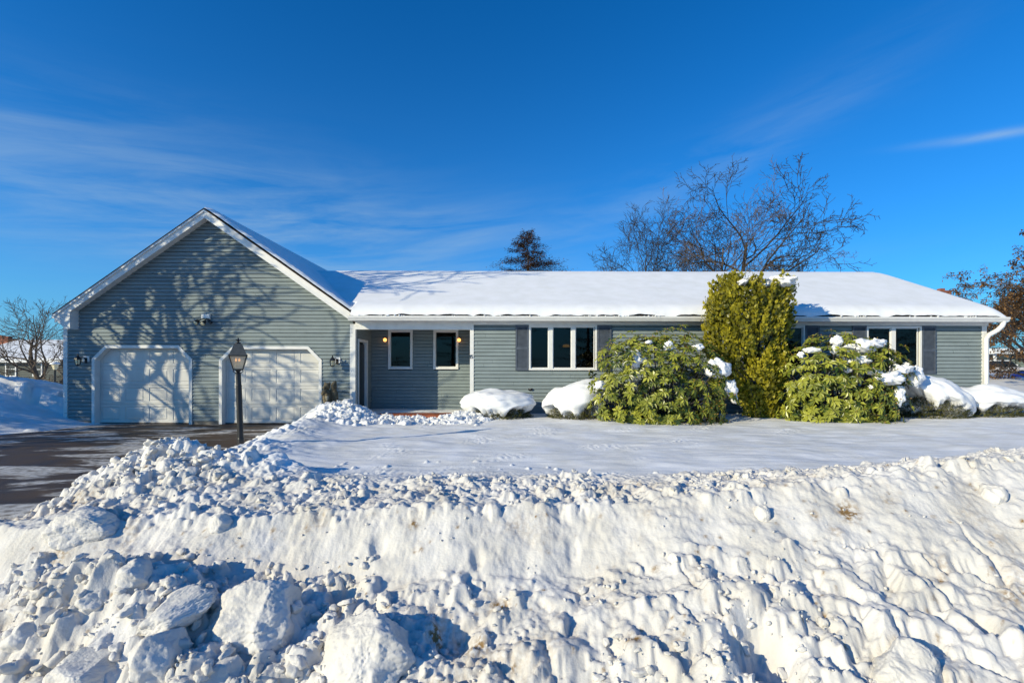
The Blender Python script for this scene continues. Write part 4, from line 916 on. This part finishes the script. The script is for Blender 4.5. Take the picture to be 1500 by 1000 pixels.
# low snow-capped yews
def yew(px0, px1, pytop, pybot, d, seed, label, skew=0.0, cover=.5):
    rnd = random.Random(seed); s = d/700; cxp = (px0+px1)/2; X0 = (cxp-750)*s; zt = EYE+(541-pytop)*s; zb = EYE+(541-pybot)*s-.04; hgt = zt-zb; rx = (px1-px0)/2*s; ry = rx*.7
    root = thing('low_yew', label, 'shrub', (X0, d, zb), group='snow capped low shrubs')
    a = A()
    for i in range(2600):
        th = rnd.uniform(0, 2*math.pi); u_ = rnd.uniform(-.1, .95); q = math.sqrt(1-u_*u_)
        if math.sin(th) > .4 and rnd.random() < .6: continue
        rr = rnd.uniform(.80, 1.03); dr = Vector((q*math.cos(th), q*math.sin(th), u_)); p = Vector((dr.x*rx*.9*rr, dr.y*ry*.9*rr, max(.02, dr.z*hgt*.62*rr+.03)))
        ax = (dr+Vector((rnd.uniform(-.4, .4), rnd.uniform(-.3, .3), rnd.uniform(0, .7)))).normalized(); a1, a2 = orient(ax); tb = rnd.random()**1.6
        for k in range(8):
            t = rnd.uniform(0, 6.28); dd = (ax*.7+(a1*math.cos(t)+a2*math.sin(t))*.7).normalized(); leaf(a, p+ax*k*.008, dd, ax, rnd.uniform(.03, .06), .010, min(1, tb+rnd.uniform(0, .2)))
    a.build('foliage', M_YEW, root)
    V0, F0 = IC5; V_ = V0.copy(); th = np.arctan2(V_[:, 1], V_[:, 0]); z = V_[:, 2]
    V_[:, :2] *= (1+.10*n3(V_, 1.4, seed)+.09*n3(V_, 3.4, seed+1))[:, None]
    c3, s3 = np.cos(th), np.sin(th)
    drip = .12+.72*np.clip(pn(c3*2.6+5, s3*2.6+seed, 3)+.22, 0, 1)+.5*np.clip(pn(c3*7+5, s3*7+seed, 4), 0, 1)
    top = hgt*(.42+.10*n3(V_*[1, 1, 0], 1.6, seed+4)); zz = np.where(z > 0, np.power(np.clip(z, 0, 1), .8)*top, z*drip*hgt*.62)
    base = hgt*(.56+.0*z)
    V_ = np.stack([V_[:, 0]*rx, V_[:, 1]*ry, zz+base+skew*V_[:, 0]*hgt], 1)
    V_ += (.035*n3(V_, 4, seed+8)+.012*n3(V_, 11, seed+9))[:, None]*np.array([0, -.3, 1.])
    npmesh('snow_cap', V_, F0, M_SNOW, True, parent=root)
    return root
yew(676, 784, 570, 617, 12.9, 21, 'rounded low shrub under a snow cap, beside the brick coloured porch floor')
yew(797, 900, 557, 617, 12.9, 23, 'low shrub with a lopsided snow cap tucked against the bushier rhododendron', skew=.12)
yew(1312, 1418, 551, 612, 12.6, 25, 'sloping snow capped shrub leaning away from the streaked rhododendron', skew=-.30)
yew(1384, 1498, 562, 611, 12.9, 27, 'wide low shrub with a scalloped snow cap near the downspout', skew=-.05)
yew(1300, 1350, 575, 618, 12.9, 28, 'small dark shrub without much snow under the double window')
for px, pyy, w_, h_, dd, lb in ((1352, 566, 60, 26, 12.2, 'x'),):
    pass
# ------------------------------------------------------------------ statue beside the garage door
st = thing('carved_statue', 'small weathered carving of two upright animals by the garage door', 'statue', (-5.08, 13.32, .2))
def bodyskin(parts, name, mat, seed):
    # parts: list of (centre, radii); merged by remesh into one continuous surface
    a = A()
    vs = []; fs = []; n0 = 0
    for c_, r_ in parts:
        V0, F0 = IC3; vs.append(V0*np.array(r_)+np.array(c_)); fs.append(F0+n0); n0 += len(V0)
    V_ = np.concatenate(vs); F_ = np.concatenate(fs); o = npmesh(name, V_, F_, mat, True, parent=st)
    m_ = o.modifiers.new('merge', 'REMESH'); m_.mode = 'VOXEL'; m_.voxel_size = .014; m_.use_smooth_shade = True
    return o
bodyskin([((-.06, -.02, .62), (.12, .11, .24)), ((-.07, -.10, .60), (.09, .06, .17)), ((-.07, -.02, .92), (.095, .09, .10)), ((-.11, -.09, .88), (.05, .06, .045)), ((-.13, .0, 1.00), (.03, .025, .04)), ((-.01, .02, 1.00), (.03, .025, .04)),
          ((-.14, -.12, .72), (.05, .07, .05)), ((-.02, -.12, .70), (.05, .07, .05)), ((-.10, -.15, .78), (.055, .05, .06))], 'front_figure', M_STAT, 1)
bodyskin([((.12, .05, .60), (.10, .10, .26)), ((.10, .04, .92), (.08, .09, .13)), ((.13, .05, 1.02), (.045, .05, .05)), ((.05, .03, .78), (.05, .06, .12))], 'rear_figure', M_STAT, 2)
bodyskin([((-.03, -.13, .62), (.055, .035, .11))], 'pale_chest', M_STATL, 3)
a = A(); a.lathe([(.19, 0), (.17, .15), (.18, .35), (.21, .40), (.20, .42), (.12, .43)], (0, 0, 0), 14); a.build('stump_base', M_STAT, st, smooth=True)
# ------------------------------------------------------------------ trees
def tree(name, label, cat, base, height, r0, seed, mat, levels=4, trunk_frac=.35, spread=.8, kids=(7, 6, 5, 4), upt=.25, sides=(8, 5, 4, 3, 3), leaves=None, group=None, lean=(0, 0), first=.25, lens=(.62, .55, .5, .5), ds=None, minr=.006):
    rnd = random.Random(seed); root = thing(name, label, cat, base, group=group); tk = A(); cr = A(); lf = A()
    def branch(p, d, ln, r, lv):
        k = 7 if lv == 0 else (6 if lv == 1 else 4); pts = [p.copy()]; rad = [r]; dirs = [d.copy()]
        for i in range(k):
            wob = (.10 if lv == 0 else .22); d = (d+Vector((rnd.gauss(0, wob), rnd.gauss(0, wob), rnd.gauss(0, wob)+(upt*.4 if lv else .05)))).normalized()
            p = p+d*ln/k; pts.append(p.copy()); rad.append(max(r*(1-.80*(i+1)/k), minr*.7)); dirs.append(d.copy())
        (tk if lv == 0 else cr).tube(pts, rad, sides[min(lv, len(sides)-1)], cap=False)
        if leaves and lv >= levels-1:
            for q in pts[1:]:
                for _ in range(leaves):
                    if rnd.random() < .75:
                        dd = Vector((rnd.gauss(0, 1), rnd.gauss(0, 1), rnd.gauss(-.2, .6))).normalized(); leaf(lf, q+dd*.02, dd, Vector((0, 0, 1)), rnd.uniform(.10, .2), rnd.uniform(.05, .09), rnd.random(), .2)
        if lv >= levels: return
        n = kids[min(lv, len(kids)-1)]; t0 = first if lv == 0 else .22
        for j in range(n):
            t = t0+(1-t0)*(j+rnd.random()*.8)/n; f = t*k; i = min(int(f), k-1); q = pts[i].lerp(pts[i+1], f-i); rr = rad[i]*(1-(f-i))+rad[i+1]*(f-i)
            a1, a2 = orient(dirs[i]); ph = rnd.uniform(0, 6.28) if lv else j*2.4+rnd.uniform(-.4, .4); an = spread*rnd.uniform(.7, 1.2)
            nd = dirs[i]*math.cos(an)+(a1*math.cos(ph)+a2*math.sin(ph))*math.sin(an)
            if lv == 0 and ds: nd = (nd+Vector(ds)*.5).normalized()
            branch(q, nd, ln*lens[min(lv, 3)]*rnd.uniform(.75, 1.15)*(1.1-.35*t), max(rr*.62, minr), lv+1)
    branch(Vector((0, 0, 0)), Vector((lean[0], lean[1], 1)).normalized(), height*.8, r0, 0)
    tk.build('trunk', mat, root, smooth=True); cr.build('branches', mat, root, smooth=True)
    if leaves: lf.build('leaves', M_BROWN, root)
    return root
tg = 'bare trees behind the roof'
tree('bare_tree', 'tallest bare tree behind the roof, with a wide right leaning crown', 'tree', (12.9, 29, -1), 12.7, .34, 41, M_BARK, 5, spread=.85, kids=(10, 6, 5, 4, 2), group=tg, first=.50, lens=(.62, .6, .55, .55), upt=.12, ds=(.4, 0, -.1), lean=(.08, 0), minr=.014)
tree('bare_tree', 'slim bare tree behind the roof, just left of the tallest one', 'tree', (11.8, 28.5, -1), 12.4, .18, 42, M_BARKB, 4, spread=.7, kids=(11, 7, 6, 4), group=tg, first=.45, lens=(.48, .55, .55, .5), upt=.15, minr=.010)
tree('bare_tree', 'smaller bare tree behind the roof, leftmost of the leafless row', 'tree', (7.2, 28.5, -1), 11.4, .15, 43, M_BARK, 4, spread=.75, kids=(11, 7, 6, 4), group=tg, first=.45, lens=(.48, .6, .55, .5), upt=.15, minr=.010)
tree('bare_tree', 'low spreading bare tree at the right end of the leafless row', 'tree', (16.2, 30, -1), 9.0, .18, 44, M_BARKB, 5, spread=.95, kids=(9, 7, 5, 4, 3), group=tg, first=.5, lens=(.72, .62, .55, .5), upt=.06, ds=(.5, 0, 0), minr=.010)
tree('bare_tree', 'thin bare tree behind the roof between the leftmost and the slim one', 'tree', (9.3, 29.5, -1), 11.2, .14, 45, M_BARK, 4, spread=.75, kids=(10, 7, 6, 4), group=tg, first=.45, lens=(.52, .55, .55, .5), upt=.15, minr=.010)
tree('bare_tree', 'small spreading bare tree between the garage and the neighbouring house', 'tree', (-21.3, 22, -1.2), 5.3, .18, 46, M_BARKB, 4, spread=.75, kids=(10, 7, 6, 4), first=.28, lens=(.66, .6, .5, .5), lean=(-.05, 0), upt=.15, minr=.008)
tree('bare_tree', 'bare tree beyond the snow pile reaching thin branch tips into view', 'tree', (-22.0, 14.5, -.4), 4.0, .16, 47, M_BARKR, 4, spread=.8, kids=(8, 6, 4, 3), first=.35, lens=(.6, .55, .5, .5))
tree('oak_tree', 'young oak holding rust brown dry leaves beside the downspout end of the house', 'tree', (25.2, 22.0, .2), 7.0, .20, 48, M_BARKR, 4, spread=.9, kids=(13, 6, 5, 3), leaves=2, first=.16, lens=(.66, .55, .5, .5), upt=.10, minr=.009)
tree('oak_tree', 'lower rust leaved oak in front of the far green building', 'tree', (27.6, 25.5, .4), 5.4, .18, 49, M_BARKR, 4, spread=1.0, kids=(13, 7, 5, 3), leaves=3, first=.2, lens=(.8, .55, .5, .5), upt=.03, minr=.009)
# trees across the garden west of the driveway: their shadows fall on the garage
def shadow_base(xw, s_): return (xw-1.42*s_, W0-s_, -.3)
tree('maple_tree', 'forked bare maple west of the driveway shading the first garage door', 'tree', shadow_base(-11.5, 6.5), 13.6, .22, 51, M_BARK, 3, spread=.75, kids=(11, 7, 5), first=.34, lens=(.50, .62, .5, .5), upt=.12, minr=.03)
tree('maple_tree', 'tall bare maple west of the driveway whose crown shades the gable', 'tree', shadow_base(-8.9, 6.5), 10.4, .18, 52, M_BARK, 3, spread=.7, kids=(13, 7, 5), first=.36, lens=(.55, .6, .5, .5), upt=.12, minr=.03)
tree('maple_tree', 'slender bare maple west of the driveway, farthest from the garage', 'tree', shadow_base(-7.2, 12), 9.3, .14, 53, M_BARK, 3, spread=.8, kids=(10, 6, 4), first=.4, lens=(.5, .6, .5, .5), minr=.028)
# spruces
def spruce(name, label, base, h, rad, seed, n=90, group=None):
    rnd = random.Random(seed); root = thing(name, label, 'evergreen', base, group=group); a = A(); t = A(); t.tube([Vector((0, 0, 0)), Vector((0, 0, h*.97))], [h*.018, .02], 7); t.build('trunk', M_BARKR, root, smooth=True)
    for i in range(n):
        z = h*(.10+.88*(i/n)**.9); r = rad*(1-z/h)**.8*rnd.uniform(.65, 1.15)+.08; th = rnd.uniform(0, 6.28)+i*2.4; o = Vector((math.cos(th), math.sin(th), rnd.uniform(-.15, .25)))
        m = max(14, int(r*62))
        for j in range(m):
            f = rnd.random()**.7; q = Vector((0, 0, z))+o*r*f+Vector((rnd.gauss(0, .10*r*f+.03), rnd.gauss(0, .10*r*f+.03), rnd.gauss(0, .07)+.10*r*f*f)); dd = (o+Vector((rnd.gauss(0, .6), rnd.gauss(0, .6), rnd.uniform(-.9, .3)))).normalized()
            leaf(a, q, dd, Vector((0, 0, 1)), rnd.uniform(.12, .28), rnd.uniform(.035, .08), rnd.random()**1.5)
    a.build('foliage', M_SPRU, root); return root
spruce('spruce', 'dark narrow spruce rising alone behind the roof ridge', (1.25, 38, -1.0), 13.9, 6.8, 61, 330)
spruce('spruce', 'low dark evergreen behind the small bare tree beside the garage', (-27.5, 30, -1.5), 5.8, 2.4, 62, 110)
spruce('spruce', 'broad evergreen west of the snow pile that shades it', shadow_base(-12.75, 5.6), 7.2, 2.6, 63, 220)
spruce('spruce', 'second broad evergreen standing west of the snow pile', shadow_base(-16.6, 6.6), 7.4, 3.4, 64, 220)
# unseen evergreens added behind the camera to cut sky fill and darken window reflections
tg2 = 'unseen evergreens added to cut sky fill'
sp0 = spruce('spruce', 'broad unseen evergreen added behind the camera to block low sky light', (-60, -26, -1), 15, 5.0, 70, 70, tg2)
r3 = random.Random(8)
for i in range(15):
    x = -50+i*8.5+r3.uniform(-2, 2)
    o = sp0.copy(); scn.collection.objects.link(o); o.location = (x, -30+r3.uniform(-5, 5), -1); o.rotation_euler = (0, 0, r3.uniform(0, 6)); k_ = r3.uniform(.75, 1.1); o.scale = (k_, k_, k_)
    for ch in sp0.children:
        c = ch.copy(); scn.collection.objects.link(c); c.parent = o
# street
rdx = np.linspace(-60, 60, 61); rdy = np.linspace(-7.5, 1.7, 12); RX_, RY_ = np.meshgrid(rdx, rdy)
g = npmesh('street', np.stack([RX_.ravel(), RY_.ravel(), (-.775-.0012*(RY_+3)**2).ravel()], 1), grid_faces(12, 61), M_ASPH); g['kind'] = 'structure'
# ------------------------------------------------------------------ neighbouring buildings
def far_house(name, label, x0, x1, y0, y1, zb, ze, zr, side, wins_, chim=(), parts=None):
    root = thing(name, label, 'house', ((x0+x1)/2, y0, zb)); ox, oy, oz = (x0+x1)/2, y0, zb
    def bb(a, n, m, p=None): 
        o = a.build(n, m, p or root)
        if p is None: o.location = (-ox, -oy, -oz)
        return o
    a = A(); siding(a, zb, ze, y0, lambda z: [(x0, x1)], lip=.03, lap=.16); a.box(x0, x1, y0+.01, y1, zb, ze); bb(a, 'wall', side)
    ym = (y0+y1)/2; rf = A(); rf.xprism([(y0-.4, ze-.05), (y0-.4, ze+.05), (ym, zr), (y1+.4, ze+.05), (y1+.4, ze-.05)], x0-.3, x1+.3); r_ = bb(rf, 'roof', M_SHINGLE)
    sn = A(); sn.xprism([(y0-.42, ze+.055), (y0-.30, ze+.2), (ym, zr+.17), (y1+.3, ze+.2), (y1+.42, ze+.055), (ym, zr+.01)], x0-.28, x1+.28); sn.build('snow', M_SNOW, r_)
    fa = A(); fa.box(x0-.3, x1+.3, y0-.43, y0-.40, ze-.12, ze+.04); fa.build('fascia', M_WHITE, r_)
    for (a0, a1, b0, b1) in wins_:
        w_ = A(); w_.box(a0, a1, y0-.08, y0-.02, b0, b1); wo = bb(w_, 'window', M_WHITE); g = A(); g.box(a0+.09, a1-.09, y0-.09, y0-.075, b0+.09, (b0+b1)/2-.02); g.box(a0+.09, a1-.09, y0-.09, y0-.075, (b0+b1)/2+.03, b1-.09); g.build('pane', M_DARKDOOR, wo)
    for (cx_, cy_, w2, zt_) in chim:
        c = A(); c.box(cx_-w2, cx_+w2, cy_-w2, cy_+w2, zr-1.2, zt_); c.box(cx_-w2-.04, cx_+w2+.04, cy_-w2-.04, cy_+w2+.04, zt_, zt_+.08); c.box(cx_-w2*.4, cx_+w2*.4, cy_-w2*.4, cy_+w2*.4, zt_+.08, zt_+.28); c.build('chimney', M_BRICK, r_)
    return root
q = lambda px, d: (px-750)/700*d
z_ = lambda py, d: EYE+(541-py)/700*d
far_house('neighbour_house', 'dark sided neighbouring house with white framed windows and a snowy roof behind the pile', q(-60, 35), q(92, 35), 35, 44, -3.0, z_(530, 35), z_(502, 39.5)+0, M_SIDE2,
          [(q(9, 35), q(25, 35), z_(553, 35), z_(531, 35)), (q(49, 35), q(63, 35), z_(553, 35), z_(532, 35)), (q(50, 35), q(63, 35), z_(588, 35), z_(567, 35)), (q(-30, 35), q(-16, 35), z_(553, 35), z_(531, 35))],
          [(q(12, 39.5), 39.5, .45, z_(499, 39.5)), (q(3, 39.5), 39.5, .35, z_(498, 39.5))])
far_house('neighbour_house', 'house hidden behind the long roof, only its brick chimney showing', 22, 28.5, 32, 40, 0, 3.4, 5.2, M_SIDE3, [], [(q(1378, 36), 36, .42, z_(427, 36))])
gb = thing('neighbour_garage', 'flat roofed green grey outbuilding with a dark open carport, past the downspout', 'garage', (q(1480, 38), 38, 1.2))
def gbb(a, n, m, p=None):
    o = a.build(n, m, p or gb)
    if p is None: o.location = (-q(1480, 38), -38, -1.2)
    return o
x0, x1 = q(1452, 38), q(1600, 38); zt = z_(517, 38)
a = A(); siding(a, .9, zt, 38, lambda z: [(q(1474, 38), x1)], lip=.02, lap=.2); a.box(q(1474, 38), x1, 38.01, 45, .9, zt); a.box(q(1440, 38), q(1474, 38), 44, 44.2, .9, zt); gbb(a, 'wall', M_SIDE3)
a = A(); a.box(q(1444, 38), x1+.5, 37.3, 45.5, zt, zt+.22); rf = gbb(a, 'roof', M_WHITE); a = A(); a.box(q(1444, 38), x1+.5, 37.3, 45.5, zt+.222, zt+.42); a.build('snow', M_SNOW, rf)
a = A(); a.box(q(1450, 38), q(1450, 38)+.15, 37.6, 37.75, .9, zt); gbb(a, 'post', M_WHITE)
a = A(); a.box(q(1476, 38), q(1490, 38), 37.93, 37.975, 1.2, z_(532, 38)); w_ = gbb(a, 'door_frame', M_WHITE); a = A(); a.box(q(1478, 38), q(1488, 38), 37.91, 37.928, 1.2, z_(534, 38)); a.build('door', M_BRICK, w_)
# parked car
car = thing('parked_car', 'pale snow dusted car parked under the far carport', 'car', (q(1462, 36), 36, 1.0))
M_CARP = simple('car_paint', (.55, .52, .50), .3, .1, 4)
a = A(); a.xprism([(-.85, .3), (.85, .3), (.9, .75), (.8, .85), (-.8, .85), (-.9, .75)], -1.6, 1.3); a.build('body', M_CARP, car, bevel=.05)
a = A(); a.prism([(-1.3, .85), (-.8, 1.3), (.3, 1.3), (.85, .85)], -.72, .72); a.build('cabin', M_DARKDOOR, car, bevel=.05)
a = A(); a.box(-.85, .35, -.65, .65, 1.29, 1.36); a.build('roof_snow', M_SNOW, car, bevel=.03)
for wx in (-1.05, .85):
    for wy in (-.82, .82):
        a = A(); a.tube([Vector((wx, wy-.1, .32)), Vector((wx, wy+.1, .32))], [.32, .32], 18); wh = a.build('wheel', M_BLACK, car); b = A(); b.tube([Vector((wx, wy-.11, .32)), Vector((wx, wy+.11, .32))], [.17, .17], 12); b.build('rim', M_CARP, wh)
for wy in (-.6, .6):
    a = A(); a.box(1.28, 1.33, wy-.14, wy+.14, .6, .74); a.build('headlight', M_CREAM, car)
M_BLUE = simple('blue_plastic', (.01, .06, .45), .4, .1, 4)
bn = thing('recycling_bin', 'bright blue recycling bin half buried in snow by the outbuilding', 'bin', (q(1494, 30), 30, .85))
a = A(); a.lathe([(.30, 0), (.38, .55), (.40, .58)], (0, 0, 0), 4, R(45)); a.build('body', M_BLUE, bn); a = A(); a.lathe([(.42, .585), (.42, .62), (.25, .68)], (0, 0, 0), 4, R(45)); a.build('lid', M_BLUE, bn)
# lamp post by the neighbour
l2 = thing('lamp_post', 'thin black lamp post with snow on its lantern beside the neighbouring house', 'lamp post', (q(80.5, 20), 20, -1.5))
a = A(); a.tube([Vector((0, 0, 0)), Vector((0, 0, 3.05))], [.045, .035], 8); a.build('post', M_BLACK, l2); a = A(); a.lathe([(.06, 3.05), (.12, 3.25), (.14, 3.27)], (0, 0, 0), 6); a.build('lantern', M_CREAM, l2)
a = A(); a.lathe([(.17, 3.27), (.15, 3.33), (.06, 3.38)], (0, 0, 0), 8); a.build('snow_cap', M_SNOW, l2, smooth=True)
